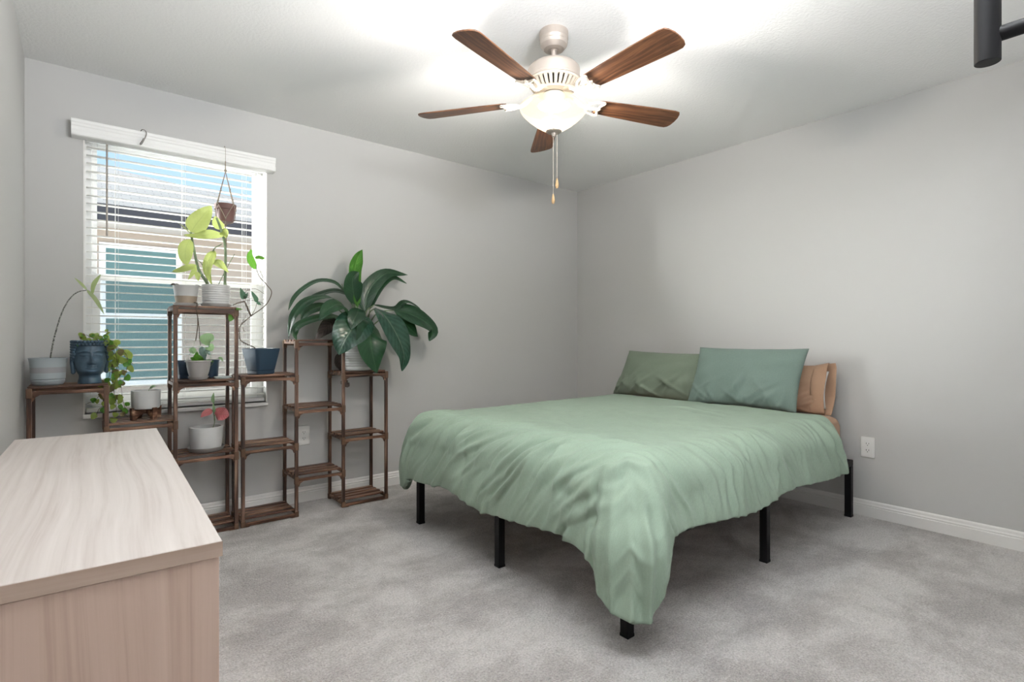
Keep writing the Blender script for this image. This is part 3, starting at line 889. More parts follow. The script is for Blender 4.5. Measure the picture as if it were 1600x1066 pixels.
# ------------------------------------------------------------------ plant stands
YP0, YP1 = 3.265, 3.500     # front and back post centres
PH = .0092
def plant_stand(label, xs, cols, z0, dz):
    t = thing('plant_stand', label, 'plant stand', ((xs[0] + xs[-1]) / 2, (YP0 + YP1) / 2, 0), 'stepped wooden plant stands under the window')
    tops = [0] * len(xs)
    for c, lv in enumerate(cols):
        for e in (c, c + 1):
            tops[e] = max(tops[e], max(lv))
    for x, tp in zip(xs, tops):
        for y in (YP0, YP1):
            obj('post', bx((x - PH, y - PH, 0), (x + PH, y + PH, z0 + dz * tp + .006)), M['stand_z'], t, bevel=.002)
    for c, lv in enumerate(cols):
        x0, x1 = xs[c], xs[c + 1]
        for n in lv:
            z = z0 + dz * n
            b = B()
            e = .0088
            for y in (YP0, YP1):
                box(b, (x0 + e, y - .0085, z - .0185), (x1 - e, y + .0085, z - .0020))
            for x in (x0, x1):
                box(b, (x - .0078, YP0 + e, z - .0078), (x + .0078, YP1 - e, z + .0078))
            ns = 4
            for k in range(ns):
                y = YP0 + .046 + k * (YP1 - YP0 - .066) / (ns - 1)
                j = random.uniform(-.002, .002)
                top = n == max(lv)
                box(b, (x0 - .008 if top else x0 + .002, y - .0165 + j, z + .0078), (x1 + .008 if top else x1 - .002, y + .0165 + j, z + .0185))
            # small curved gussets where front rail meets the posts
            for x, s in ((x0 + e, 1), (x1 - e, -1)):
                pts = [(0, 0), (.030, 0), (.012, -.010), (.006, -.026), (0, -.030)]
                prism(b, pts, lambda a, h, l, x=x, s=s, z=z: (x + s * a, l, z - .019 + h), YP0 - .008, YP0 + .008)
            sh = obj('shelf', b, M['stand_x'], t, bevel=.0015, smooth=False)
            for x in (x0, x1):
                for y in (YP0, YP1):
                    obj('joint', bx((x - .0115, y - .0115, max(.001, z - .034)), (x + .0115, y + .0115, z + .0115)), M['joint'], sh, bevel=.003)
    return t
ZA, DA = .022, .1985
ZB, DB = .024, .2015
def LA(n): return ZA + DA * n + .0188
def LB(n): return ZB + DB * n + .0188
plant_stand('stepped wooden plant stand beside the left wall, holding the blue head planter', [-.192, .088, .374, .661],
            [[0, 2, 4], [1, 3], [0, 2, 4, 6]], ZA, DA)
plant_stand('stepped wooden plant stand nearest the bed, holding the big dark-leaved lily', [.695, .984, 1.268, 1.556],
            [[0, 2, 4], [1, 3, 5], [0, 2, 4]], ZB, DB)

# ------------------------------------------------------------------ potted plants
# banded bowl pot, far left
c = (-.131, 3.385, LA(4))
t = thing('potted_plant', 'pale blue banded pot with one long arching stem, beside the left wall', 'potted plant', c)
pot(t, (c[0], c[1], c[2] + .006), [(.056, 0), (.062, .018), (.0615, .020), (.0655, .024), (.066, .07), (.070, .105), (.0735, .122), (.072, .123)], M['pot_pale'])
saucer(t, c, .064, .021, M['pot_pale'])
b = B()
lathe(b, [(.0662, 0), (.0668, .018), (.0672, .034)], (c[0], c[1], c[2] + .058), 36, cap=False)
obj('glaze_band', b, plain('greige_glaze', (.28, .285, .29), .4), t)
soil(t, c, .064, .108)
m, nt, b_ = new_mat('mottled_stem')
vv = nt.nodes.new('ShaderNodeTexVoronoi')
vv.inputs['Scale'].default_value = 160
nt.links.new(coords(nt), vv.inputs['Vector'])
nt.links.new(ramp(nt, vv.outputs['Distance'], [(.35, (.02, .022, .02)), (.6, (.30, .31, .27))]), b_.inputs['Base Color'])
stems(t, BANDED_STEMS, m)
leaves(t, BANDED_LEAVES, {'': leaf_mat('silver_spotted_leaf', (.30, .38, .22), (.48, .55, .33), (.3, .38, .2), .45, .5, (.45, .55, .2))})

# head planter
hc = Vector((.026, 3.375, LA(4)))
t = thing('head_planter', 'blue head-shaped planter with closed eyes and curled hair, full of trailing vine', 'planter', hc)
def gauss(a, b, s): return math.exp(-((a / s) ** 2) - 0) if b is None else math.exp(-((a / s) ** 2 + (b / s) ** 2))
def head_bm():
    bm = B()
    nu, nv = 72, 58
    # silhouette: (z, half width x, half depth y, y offset)
    key = [(0, .048, .046, .004), (.012, .047, .045, .004), (.030, .043, .042, .004), (.042, .043, .043, .003), (.049, .0475, .050, -.004), (.062, .0540, .057, -.007),
           (.085, .060, .061, -.004), (.110, .0645, .064, -.001), (.135, .066, .066, .001), (.165, .067, .067, .003), (.190, .066, .066, .004), (.210, .064, .064, .004)]
    def at(z):
        for (z0, *a), (z1, *b2) in zip(key, key[1:]):
            if z <= z1:
                s = (z - z0) / (z1 - z0)
                s = s * s * (3 - 2 * s) * .5 + s * .5
                return [p + (q - p) * s for p, q in zip(a, b2)]
        return key[-1][1:]
    def g(x, z, x0, z0, sx, sz): return math.exp(-((x - x0) / sx) ** 2 - ((z - z0) / sz) ** 2)
    rings = []
    for j in range(nv + 1):
        z = .210 * j / nv
        wx, wy, oy = at(z)
        ring = []
        for i in range(nu):
            th = 2 * PI * i / nu           # 0 = front (-Y)
            # denser samples at the face
            th = th - .45 * math.sin(th)
            x, y = wx * math.sin(th), -wy * math.cos(th) + oy
            fr = max(0, math.cos(th))
            d = 0
            if fr > 0:
                ax = abs(x)
                d += .0150 * g(x, z, 0, .103, .0100, .0095)           # nose tip
                d += .0100 * g(x, z, 0, .127, .0062, .020)            # bridge
                d += .0060 * g(ax, z, .0105, .1005, .006, .006)       # nostrils
                br = .1585 - 11 * (ax - .027) ** 2
                d += .0075 * math.exp(-((z - br) / .0030) ** 2) * (1 if .005 < ax < .052 else 0)   # brow line
                d -= .0060 * g(ax, z, .027, .1475, .017, .0065)       # socket
                d += .0095 * g(ax, z, .028, .1375, .0145, .0075)      # closed lid
                ln = .1335 + 9 * (ax - .028) ** 2
                d -= .0060 * math.exp(-((z - ln) / .0019) ** 2) * (1 if .012 < ax < .046 else 0)   # lash line
                d += .0085 * g(x, z, 0, .0850, .0150, .0042)          # upper lip
                d += .0085 * g(x, z, 0, .0755, .0130, .0045)          # lower lip
                d -= .0060 * math.exp(-((z - .0803 - 6 * ax * ax) / .0014) ** 2) * (1 if ax < .021 else 0)   # mouth line
                d += .0100 * g(x, z, 0, .0590, .016, .009)            # chin
                d -= .0050 * g(x, z, 0, .0685, .014, .0028)
                d += .0045 * g(ax, z, .038, .102, .016, .020)         # cheeks
            y -= d * fr ** .5
            ring.append(bm.verts.new((hc.x + x, hc.y + y, hc.z + z)))
        rings.append(ring)
    for a, b2 in zip(rings, rings[1:]):
        for i in range(nu):
            bm.faces.new((a[i], a[(i + 1) % nu], b2[(i + 1) % nu], b2[i]))
    bm.faces.new(rings[0])
    # inner wall of the open top
    inn = []
    for f, z in ((.86, .210), (.82, .175)):
        inn.append([bm.verts.new((hc.x + .064 * f * math.sin(2 * PI * i / nu), hc.y + .004 - .064 * f * math.cos(2 * PI * i / nu), hc.z + z)) for i in range(nu)])
    for a, b2 in zip([rings[-1]] + inn, inn):
        for i in range(nu):
            bm.faces.new((a[i], a[(i + 1) % nu], b2[(i + 1) % nu], b2[i]))
    bm.faces.new(inn[-1][::-1])
    return bm
yaw = Matrix.Rotation(R(6), 4, 'Z')
def about(bm):
    bmesh.ops.rotate(bm, cent=hc, matrix=yaw, verts=bm.verts)
    return bm
obj('head', about(head_bm()), M['navy_stone'], t, angle=180)
b = B()
for row in range(9):
    z = .205 - row * .0125
    rad = .0665
    n = 30
    for i in range(n):
        th = 2 * PI * (i + .5 * (row % 2)) / n
        a = min(th, 2 * PI - th)
        if row >= 2 and a < R(54 + 3 * (row - 2)):
            continue
        if row > 7 and a < R(100):
            continue
        ball(b, (hc.x + (rad + .003) * math.sin(th), hc.y + .003 - (rad + .003) * math.cos(th), hc.z + z), .0080, 8, 6)
obj('hair_curls', about(b), M['navy_stone'], t)
for s in (-1, 1):
    b = B()
    sp = smooth_path([(hc.x + s * .067, hc.y + .000, hc.z + .138), (hc.x + s * .069, hc.y + .004, hc.z + .132), (hc.x + s * .068, hc.y + .003, hc.z + .10),
                      (hc.x + s * .066, hc.y, hc.z + .075), (hc.x + s * .064, hc.y - .002, hc.z + .058), (hc.x + s * .060, hc.y, hc.z + .052)], 5)
    tube(b, sp, lambda u: .0055 + .004 * math.sin(PI * u) + .004 * math.exp(-((u - .88) / .12) ** 2), 10)
    obj('ear', about(b), M['navy_stone'], t)
soil(t, hc, .052, .186)
VS = (0, 0, 0)
stems(t, VINE_STRANDS, M['stem_brown'], 'vine_stem', VS, .2)
stems(t, VINE_TOP, M['stem_brown'], 'vine_stem', VS, .2)
rg = random.Random(3)
def vine_leaves(tables, count_per_m, size, mats, parent):
    bms = [B() for _ in mats]
    for sp, r in tables:
        P = smooth_path(sp, 8)
        acc = 0
        for a, b2 in zip(P, P[1:]):
            acc += (b2 - a).length * count_per_m
            while acc > 1:
                acc -= 1
                p = a.lerp(b2, rg.random())
                if p.z < hc.z + .2 and abs(p.x - hc.x) < .07 and abs(p.y - hc.y) < .07 and p.z > hc.z:
                    continue
                d = Vector((rg.uniform(-1, 1), rg.uniform(-1, .3), rg.uniform(-1, .35))).normalized()
                L = size * rg.uniform(.65, 1.2)
                mid = p + d * L * .55 + Vector((0, 0, .003))
                nrm = Vector((rg.uniform(-.5, .5), -1, rg.uniform(-.1, .8)))
                k = rg.choices(range(len(mats)), [7, 1.5, 2.5][:len(mats)])[0]
                leaf(bms[k], [p + d * L * .1, mid, p + d * L + Vector((0, 0, -.006))], L * .92, nrm, 'round', n=8, m=4, seed=rg.random() * 9)
    for bm, mm in zip(bms, mats):
        obj('foliage', bm, mm, parent, angle=180)
vine_leaves(VINE_STRANDS, 34, .034, [M['ivy'], M['ivy_brown'], M['bright_leaf']], t)
vine_leaves(VINE_TOP, 80, .028, [M['ivy'], M['ivy_brown'], M['bright_leaf']], t)

# low bowl on a wooden stand
c = (.256, 3.385, LA(3))
t = thing('pot_stand', 'low dark wooden cross stand under the round white bowl', 'pot stand', c)
for k in range(4):
    a = R(28 + 90 * k)
    e = Vector((math.cos(a), math.sin(a), 0))
    s = Vector((-math.sin(a), math.cos(a), 0))
    prof = [(.012, .030), (.030, .026), (.045, .015), (.052, 0), (.073, 0), (.076, .062), (.066, .062), (.064, .050), (.012, .050)]
    b = B()
    prism(b, prof, lambda q, z, l, e=e, s=s: Vector(c) + e * q + s * l + Vector((0, 0, z)), -.011, .011)
    obj('leg', b, M['stand_x'], t, bevel=.001, smooth=False)
b = B()
lathe(b, [(0, .028), (.02, .028), (.02, .052), (0, .052)], c, 16, cap=False)
obj('hub', b, M['stand_x'], t)
c2 = (c[0], c[1], c[2] + .0522)
t = thing('bowl_planter', 'round white bowl with a tiny sprout, on a dark wooden cross stand', 'planter', c2)
pot(t, c2, [(.050, 0), (.060, .004), (.064, .014), (.0655, .095), (.0645, .096)], M['pot_white'], .006)
soil(t, c2, .058, .080)
b = B()
tube(b, smooth_path([(c2[0] + .01, c2[1], c2[2] + .08), (c2[0] + .014, c2[1], c2[2] + .1), (c2[0] + .022, c2[1] - .01, c2[2] + .112)], 4), .0014, 6)
obj('stem', b, M['stem_green'], t)
b = B()
leaf(b, [(c2[0] + .016, c2[1] - .005, c2[2] + .104), (c2[0] + .03, c2[1] - .015, c2[2] + .116), (c2[0] + .042, c2[1] - .02, c2[2] + .114)], .014, (0, -.8, .6))
obj('leaf', b, M['heart_leaf'], t, angle=180)

# two tone pot, top shelf left
c = (.437, 3.385, LA(6))
t = thing('potted_plant', 'two tone white and tan pot on the top shelf, trailing one bare stem', 'potted plant', c)
saucer(t, c, .063, .016, M['pot_white'])
pot(t, (c[0], c[1], c[2] + .006), [(.047, 0), (.054, .05), (.061, .098), (.0625, .1), (.0635, .106), (.062, .107)], M['pot_white'])
b = B()
lathe(b, [(.0476, .002), (.0548, .048)], (c[0], c[1], c[2] + .006), 36, cap=False)
obj('tan_band', b, M['pot_tan'], t)
soil(t, c, .055, .095)
stems(t, TRAIL_STEMS, M['stem_brown'], 'stem', (0, 0, 0), .3)
b = B()
for (dx, dy, rr) in ((-.058, -.02, 1), (-.045, -.03, .6), (.05, -.03, .6)):
    leaf(b, [(c[0] + dx * .6, c[1] + dy, c[2] + .108), (c[0] + dx, c[1] + dy, c[2] + .116), (c[0] + dx * 1.3, c[1] + dy - .004, c[2] + .106)], .022 * rr, (0, -.5, 1), seed=dx)
obj('dry_leaf', b, M['withered'], t, angle=180)

# ribbed pot with the tall pale leaves
c = (.579, 3.365, LA(6))
t = thing('potted_plant', 'ribbed white pot with tall pale green backlit leaves, on the top shelf', 'potted plant', c)
saucer(t, c, .078, .016, M['pot_white'])
prof = [(.062, 0)]
for k in range(8):
    z = .010 + k * .0125
    r = .0665 + .003 * k / 7
    prof += [(r - .001, z), (r + .0008, z + .003), (r + .0008, z + .009), (r - .001, z + .0115)]
prof += [(.0705, .113), (.069, .116)]
pot(t, (c[0], c[1], c[2] + .006), prof, M['pot_white'])
soil(t, c, .062, .105)
stems(t, ARUM_STEMS, M['stem_green'], 'stem', (0, 0, 0), .3)
leaves(t, ARUM_LEAVES, {'': M['arum']})
b = B()
leaf(b, [(.650, 3.29, 1.195), (.640, 3.272, 1.178), (.628, 3.265, 1.15)], .034, (0, -1, .2), 'round', n=8, m=4)
leaf(b, [(.690, 3.30, 1.224), (.672, 3.25, 1.222), (.655, 3.235, 1.212)], .03, (0, -.7, .7), n=8, m=4)
obj('low_leaf', b, M['bright_leaf'], t, angle=180)

# grey pot with heart leaves, second shelf, and the navy pots behind it
c = (.486, 3.315, LA(4))
t = thing('potted_plant', 'small grey pot with round green leaves, in front of the navy pots', 'potted plant', c)
saucer(t, c, .050, .018, M['pot_gray'])
pot(t, (c[0], c[1], c[2] + .006), [(.038, 0), (.043, .012), (.050, .035), (.0555, .065), (.0575, .088), (.0635, .089), (.0645, .093), (.0635, .098), (.061, .098)], M['pot_gray'])
soil(t, c, .053, .088)
leaves(t, HEART_LEAVES, {'': M['heart_leaf'], 'round': M['heart_leaf'], 'silver': M['silver_leaf'], 'fresh': M['bright_leaf']}, n=10)
stems(t, HEART_STEMS, M['stem_green'], 'stem', (0, 0, 0), .3)

def square_pot(name, label, c, half_b, half_t, h, yawdeg, group=None):
    t = thing(name, label, 'pot', c, group)
    def ringpts(hh, z, k=5, rr=.25):
        out = []
        for q in range(4):
            for i in range(k):
                a = PI / 2 * q + (PI / 2) * i / (k - 1)
                ccx = (hh * (1 - rr)) * (1 if q in (0, 3) else -1)
                ccy = (hh * (1 - rr)) * (1 if q in (0, 1) else -1)
                p = Vector((ccx + hh * rr * math.cos(a), ccy + hh * rr * math.sin(a), z))
                out.append(p)
        return out
    b = B()
    mt = Matrix.Translation(c) @ Matrix.Rotation(R(yawdeg), 4, 'Z')
    rings = []
    for hh, z in ((half_b * .92, 0), (half_b, .004), (half_b * 1.03, .020), (half_b * .985, .0215), (half_b * 1.04, .025), (half_t, h - .003), (half_t * .98, h), (half_t * .93, h), (half_t * .90, h - .02)):
        rings.append([b.verts.new(mt @ p) for p in ringpts(hh, z)])
    for a, d in zip(rings, rings[1:]):
        n = len(a)
        for i in range(n):
            b.faces.new((a[i], a[(i + 1) % n], d[(i + 1) % n], d[i]))
    b.faces.new(rings[0])
    obj('pot', b, M['pot_navy'], t, angle=30)
    b = B()
    vs = [b.verts.new(mt @ p) for p in ringpts(half_t * .895, h - .014)]
    b.faces.new(vs)
    lo = [b.verts.new(mt @ p) for p in ringpts(half_t * .85, h - .03)]
    b.faces.new(lo[::-1])
    for i in range(len(vs)):
        b.faces.new((vs[i], vs[(i + 1) % len(vs)], lo[(i + 1) % len(vs)], lo[i]))
    obj('soil', b, M['soil'], t)
    return t
t = square_pot('navy_pot', 'navy pot behind the grey pot, showing left of it', (.440, 3.437, LA(4)), .036, .049, .100, 8)
c = (.561, 3.440, LA(4))
t = thing('navy_pot', 'navy pot behind the grey pot, showing right of it', 'pot', c)
pot(t, c, [(.036, 0), (.040, .004), (.047, .09), (.049, .1), (.0475, .101)], M['pot_navy'])
soil(t, c, .043, .09)
b = B()
tube(b, smooth_path([(.585, 3.43, LA(4) + .092), (.60, 3.42, LA(4) + .112), (.617, 3.41, LA(4) + .10)], 4), .0012, 6)
obj('stem', b, M['stem_green'], t)
b = B()
leaf(b, [(.600, 3.42, LA(4) + .110), (.612, 3.41, LA(4) + .108), (.620, 3.40, LA(4) + .09)], .018, (.2, -1, .3), n=8, m=4)
obj('leaf', b, M['heart_leaf'], t, angle=180)
c = (.605, 3.325, LA(4))
t = obj('saucer', (lambda b: (lathe(b, [(0, 0), (.040, 0), (.046, .010), (.044, .010), (.039, .003), (0, .003)], c, 28, cap=False), b)[1])(B()), M['clear'], origin=c)
tag(t, 'empty pale clear saucer on the shelf right of the grey pot', 'saucer')

# white pot with pink leaves
c = (.531, 3.365, LA(2))
t = thing('potted_plant', 'white pot with two pink leaves, on a wide grey saucer', 'potted plant', (c[0], c[1], c[2] + .0065))
pot(t, (c[0], c[1], c[2] + .0065), [(.060, 0), (.072, .006), (.077, .03), (.0815, .10), (.083, .125), (.081, .126)], M['pot_white'], .008)
soil(t, (c[0], c[1], c[2] + .0065), .072, .104)
stems(t, PINK_STEMS, M['stem_green'], 'stem')
leaves(t, PINK_LEAVES, {'': M['pink_leaf'], 'round': M['pink_leaf']}, 'pink_leaf')
leaves(t, PINK_BUD, {'': M['heart_leaf']}, 'rolled_leaf', n=8)
t = thing('saucer', 'wide grey saucer under the white pot with pink leaves', 'saucer', c)
saucer(t, c, .093, .024, M['pot_gray'], 'dish')

# navy pot with the climbing vine
c = (.812, 3.360, LB(4))
t = square_pot('potted_plant', 'navy square pot with one twisting vine, on the shelf beside the window', c, .055, .079, .150, 20)
t['category'] = 'potted plant'
stems(t, NAVY_STEMS, M['stem_brown'], 'vine_stem')
leaves(t, NAVY_LEAVES[:2], {'': M['bright_leaf']})
leaves(t, NAVY_LEAVES[2:], {'': M['gray_leaf']})

# big peace lily
c = (1.415, 3.375, LB(4))
t = thing('potted_lily', 'large lily with broad dark green drooping leaves in a white pot', 'potted plant', c)
prof = [(.088, 0), (.096, .006)]
for k in range(10):
    z = .012 + k * .016
    r = .0985 + .0012 * k
    prof += [(r - .001, z), (r + .001, z + .004), (r + .001, z + .012), (r - .001, z + .015)]
prof += [(.113, .178), (.111, .181)]
pot(t, c, prof, M['pot_white'], .007, 48)
soil(t, c, .102, .160)
stems(t, LILY_STEMS, M['stem_green'])
leaves(t, LILY_LEAVES, {'': M['lily'], 'sheen': M['lily_sheen'], 'young': M['lily_young'], 'mid': M['lily']}, n=20, m=8, fold=.3, wave=.035)
leaves(t, LILY_WITHERED, {'': M['withered']}, 'withered_leaf', n=14, m=8, wave=.16)
b = B()
leaf(b, [(1.290, 3.30, .80), (1.285, 3.285, .78), (1.300, 3.28, .765), (1.315, 3.28, .775)], .05, (0, -1, .2), n=10, m=6, wave=.15)
obj('withered_leaf', b, M['withered'], t, angle=180)

# ------------------------------------------------------------------ outlets
def outlet(label, org, rt, nrm):
    o, rt, nrm, up = Vector(org), Vector(rt), Vector(nrm), Vector((0, 0, 1))
    t = thing('wall_outlet', label, 'outlet', org, 'duplex wall outlets')
    def pl(hw, hh, d0, d1, cz=0, rr=.004, cx=0):
        out = []
        for q, (sx_, sz_) in enumerate(((1, 1), (-1, 1), (-1, -1), (1, -1))):
            for i in range(5):
                a = PI / 2 * q + PI / 2 * i / 4
                out.append((cx + sx_ * (hw - rr) + rr * math.cos(a), cz + sz_ * (hh - rr) + rr * math.sin(a)))
        b = B()
        prism(b, out, lambda a, z, d: o + rt * a + up * z + nrm * d, d0, d1)
        return b
    p = obj('cover_plate', pl(.037, .061, .0002, .006, rr=.005), M['outlet'], t, bevel=.0015)
    for cz in (-.0195, .0195):
        sk = obj('socket', pl(.0172, .0145, .0045, .0078, cz, .012), M['outlet'], t)
        b = B()
        for sx_, h in ((-.0065, .0045), (.0065, .0036)):
            for q in pl(.0013, h, .0062, .0081, cz + .003, .0006, sx_), pl(.0024, .0024, .0062, .0081, cz - .0075, .0023, 0):
                me = bpy.data.meshes.new('tmp')
                q.to_mesh(me)
                q.free()
                b.from_mesh(me)
                bpy.data.meshes.remove(me)
        obj('slot', b, M['dark_hole'], sk, smooth=False)
    b = B()
    ball(b, o + nrm * .006, .003, 10, 6, (1, 1, 1))
    obj('screw', b, M['trim'], t)
outlet('white wall outlet right of the bed, above the baseboard', (XR, 1.153, .410), (0, -1, 0), (-1, 0, 0))
outlet('white wall outlet seen through the plant stand nearest the bed', (1.115, YB, .428), (1, 0, 0), (0, -1, 0))

# ------------------------------------------------------------------ ceiling fan
FX, FY = 1.658, 1.764
fan = thing('ceiling_fan', 'five-bladed brown wooden ceiling fan with a lit glass bowl', 'ceiling fan', (FX, FY, ZC))
F0 = (FX, FY, 0)
b = B()
lathe(b, [(0, ZC), (.064, ZC), (.065, ZC - .004), (.065, ZC - .034), (.0625, ZC - .038), (.061, ZC - .046), (.063, ZC - .049), (.060, ZC - .062), (.045, ZC - .080), (.028, ZC - .085), (.020, ZC - .083), (0, ZC - .083)], F0, 48, cap=False)
obj('canopy', b, M['nickel'], fan, angle=25)
b = B()
lathe(b, [(0, 2.37), (.012, 2.37), (.012, 2.29), (0, 2.29)], F0, 20, cap=False)
ball(b, (FX, FY, 2.362), .018, 14, 8, (1, 1, .6))
obj('downrod', b, M['nickel'], fan)
b = B()
lathe(b, [(0, 2.300), (.022, 2.300), (.026, 2.293), (.085, 2.290), (.106, 2.281), (.1165, 2.268), (.1175, 2.262), (.1175, 2.226), (.121, 2.223), (.121, 2.214), (.112, 2.209), (.0, 2.209)], F0, 64, cap=False)
obj('motor_housing', b, M['nickel'], fan, angle=25)
b = B()
n = 30
for k in range(n):          # slotted skirt under the motor
    a0, a1 = 2 * PI * (k + .0) / n, 2 * PI * (k + .62) / n
    pr = [(.116, 2.213), (.116, 2.206), (.098, 2.180), (.078, 2.166), (.074, 2.171), (.093, 2.186), (.110, 2.209)]
    prism(b, pr, lambda r, z, a: (FX + r * math.cos(a), FY + r * math.sin(a), z), a0, a1)
lathe(b, [(.117, 2.215), (.119, 2.211), (.117, 2.205), (.112, 2.203), (.112, 2.215)], F0, 60, cap=False)
lathe(b, [(.083, 2.172), (.081, 2.164), (.056, 2.160), (.050, 2.160), (.050, 2.174), (.083, 2.176)], F0, 60, cap=False)
obj('vent_skirt', b, M['cream_metal'], fan, angle=25)
b = B()
lathe(b, [(0, 2.210), (.090, 2.210), (.072, 2.178), (.0, 2.178)], F0, 48, cap=False)
obj('motor_core', b, M['dark_hole'], fan)
b = B()
lathe(b, [(0, 2.162), (.044, 2.162), (.050, 2.155), (.050, 2.125), (.058, 2.119), (.072, 2.113), (.072, 2.107), (.0, 2.107)], F0, 40, cap=False)
obj('light_fitter', b, M['cream_metal'], fan, angle=25)

m, nt, b_ = new_mat('frosted_bowl_glass')
tr = nt.nodes.new('ShaderNodeBsdfTransparent')
tr.inputs[0].default_value = (1, .95, .86, 1)
tl = nt.nodes.new('ShaderNodeBsdfTranslucent')
tl.inputs[0].default_value = (.0050, .0040, .0028, 1)
em = nt.nodes.new('ShaderNodeEmission')
em.inputs[0].default_value = (1, .87, .66, 1)
em.inputs[1].default_value = .9
ad = nt.nodes.new('ShaderNodeAddShader')
nt.links.new(tl.outputs[0], ad.inputs[0])
nt.links.new(em.outputs[0], ad.inputs[1])
mx = nt.nodes.new('ShaderNodeMixShader')
mx.inputs[0].default_value = .62
nt.links.new(tr.outputs[0], mx.inputs[1])
nt.links.new(ad.outputs[0], mx.inputs[2])
nt.links.new(mx.outputs[0], nt.nodes['Material Output'].inputs[0])
b = B()
lathe(b, [(.152, 2.104), (.1545, 2.098), (.1505, 2.085), (.138, 2.069), (.115, 2.047), (.085, 2.023), (.055, 2.004), (.030, 1.994), (.012, 1.991)], F0, 64, cap=False)
obj('glass_bowl', b, m, fan, angle=180)
b = B()
lathe(b, [(0, 2.000), (.034, 1.996), (.036, 1.991), (.030, 1.986), (.012, 1.983), (.009, 1.976), (.010, 1.970), (.006, 1.965), (0, 1.964)], F0, 28, cap=False)
obj('finial', b, M['nickel'], fan, angle=30)
lamp = light('fan_bulb', 'POINT', (FX, FY, 2.062), (0, 0, 0), 46, (1, .955, .90), shadow_soft_size=.035)
lamp.parent = fan
lamp.location = Vector((FX, FY, 2.062)) - ORG[fan.name]

for dx, dy, zb in ((-.004, .0, 1.705), (.010, -.010, 1.775)):
    b = B()
    z = 1.978
    while z > zb:
        ball(b, (FX + dx, FY + dy, z), .0016, 6, 4)
        z -= .0042
    tube(b, [(FX + dx, FY + dy, 1.99), (FX + dx, FY + dy, zb)], .0007, 5)
    ch = obj('pull_chain', b, M['cream_metal'], fan)
    b = B()
    lathe(b, [(0, .004), (.0025, .003), (.004, -.002), (.0075, -.022), (.0078, -.030), (.006, -.038), (.003, -.041), (0, -.041)], (FX + dx, FY + dy, zb), 14, cap=False)
    obj('pull_knob', b, plain('pull_wood', (.62, .40, .20), .5), ch)

for k in range(5):
    th = R(-162.9 + 72 * k)
    e, s = Vector((math.cos(th), math.sin(th), 0)), Vector((-math.sin(th), math.cos(th), 0))
    pit = R(-12)
    ch = s * math.cos(pit) + Vector((0, 0, math.sin(pit)))
    nr = e.cross(ch).normalized()
    org = Vector((FX, FY, 2.134))
    # blade in its own frame so that the grain runs along it
    rr0, rr1 = .212, .657
    out = []
    for u, w in ((0, .040), (.04, .046), (.25, .052), (.6, .060), (.88, .0655), (.945, .0640), (.975, .056)):
        out.append((rr0 + (rr1 - rr0) * u, w))
    tip = [(rr1 - .003, .038), (rr1, .010), (rr1 - .002, -.020), (rr1 - .010, -.045)]
    low = [(rr0 + (rr1 - rr0) * u, -w) for u, w in ((.955, .059), (.90, .0635), (.6, .060), (.25, .052), (.04, .046), (0, .040))]
    notch = [(rr0 + .020, -.022), (rr0 + .012, 0), (rr0 + .020, .022)]
    b = B()
    prism(b, out + tip + low + notch, lambda a, c_, d: (a, c_, d), -.003, .003)
    me_o = obj('blade', b, M['blade'], fan, bevel=.0015, smooth=False, origin=None)
    # the mesh above was shifted to the fan's frame; put it back into its own frame and place it
    for v_ in me_o.data.vertices:
        v_.co += ORG[fan.name]
    mt = Matrix((ch, ch, ch)).to_4x4()
    mt = Matrix(((e.x, ch.x, nr.x, 0), (e.y, ch.y, nr.y, 0), (e.z, ch.z, nr.z, 0), (0, 0, 0, 1)))
    me_o.matrix_local = Matrix.Translation(org - ORG[fan.name]) @ mt
    # cast bracket: arm from the hub and a lobed ring under the blade root
    def P3(a, c_, d): return org + e * a + ch * c_ + nr * d
    b = B()
    arm = smooth_path([Vector((FX, FY, 2.168)) + e * .066, Vector((FX, FY, 2.158)) + e * .10, P3(.150, 0, -.008), P3(.195, 0, -.008)], 5)
    tube(b, arm, lambda u: .011 - .003 * u, 8)
    for pts in ([(.165, 0), (.172, .024), (.195, .040), (.222, .047), (.240, .043), (.232, .026), (.226, .012), (.235, 0)],
                [(.165, 0), (.172, -.024), (.195, -.040), (.222, -.047), (.240, -.043), (.232, -.026), (.226, -.012), (.235, 0)]):
        tube(b, smooth_path([P3(a, c_, -.0085) for a, c_ in pts], 5), .0052, 8)
    tube(b, smooth_path([P3(.175, 0, -.0085), P3(.205, .004, -.0085), P3(.232, 0, -.0085)], 4), .006, 8)
    for a, c_ in ((.236, .042), (.236, -.042), (.234, 0)):
        ball(b, P3(a, c_, -.005), .0055, 8, 6)
    obj('blade_bracket', b, M['cream_metal'], fan)

# ------------------------------------------------------------------ black post with bar, upper right
post = thing('hanging_rail', 'black round metal post with a side bar hanging from the ceiling', 'rail', (1.452, .245, ZC))
b = B()
lathe(b, [(0, 1.6225), (.0205, 1.6225), (.0215, 1.6235), (.0215, ZC), (0, ZC)], (1.452, .245, 0), 32, cap=False)
obj('post', b, M['black'], post)
b = B()
tube(b, [(1.458, .245, 1.677), (1.462, -.55, 1.677)], .0150, 24)
obj('bar', b, M['black'], post)
b = B()
lathe(b, [(0, 1.6225), (.0205, 1.6225), (.0215, 1.6235), (.0215, ZC), (0, ZC)], (1.462, -.565, 0), 32, cap=False)
obj('post', b, M['black'], post)

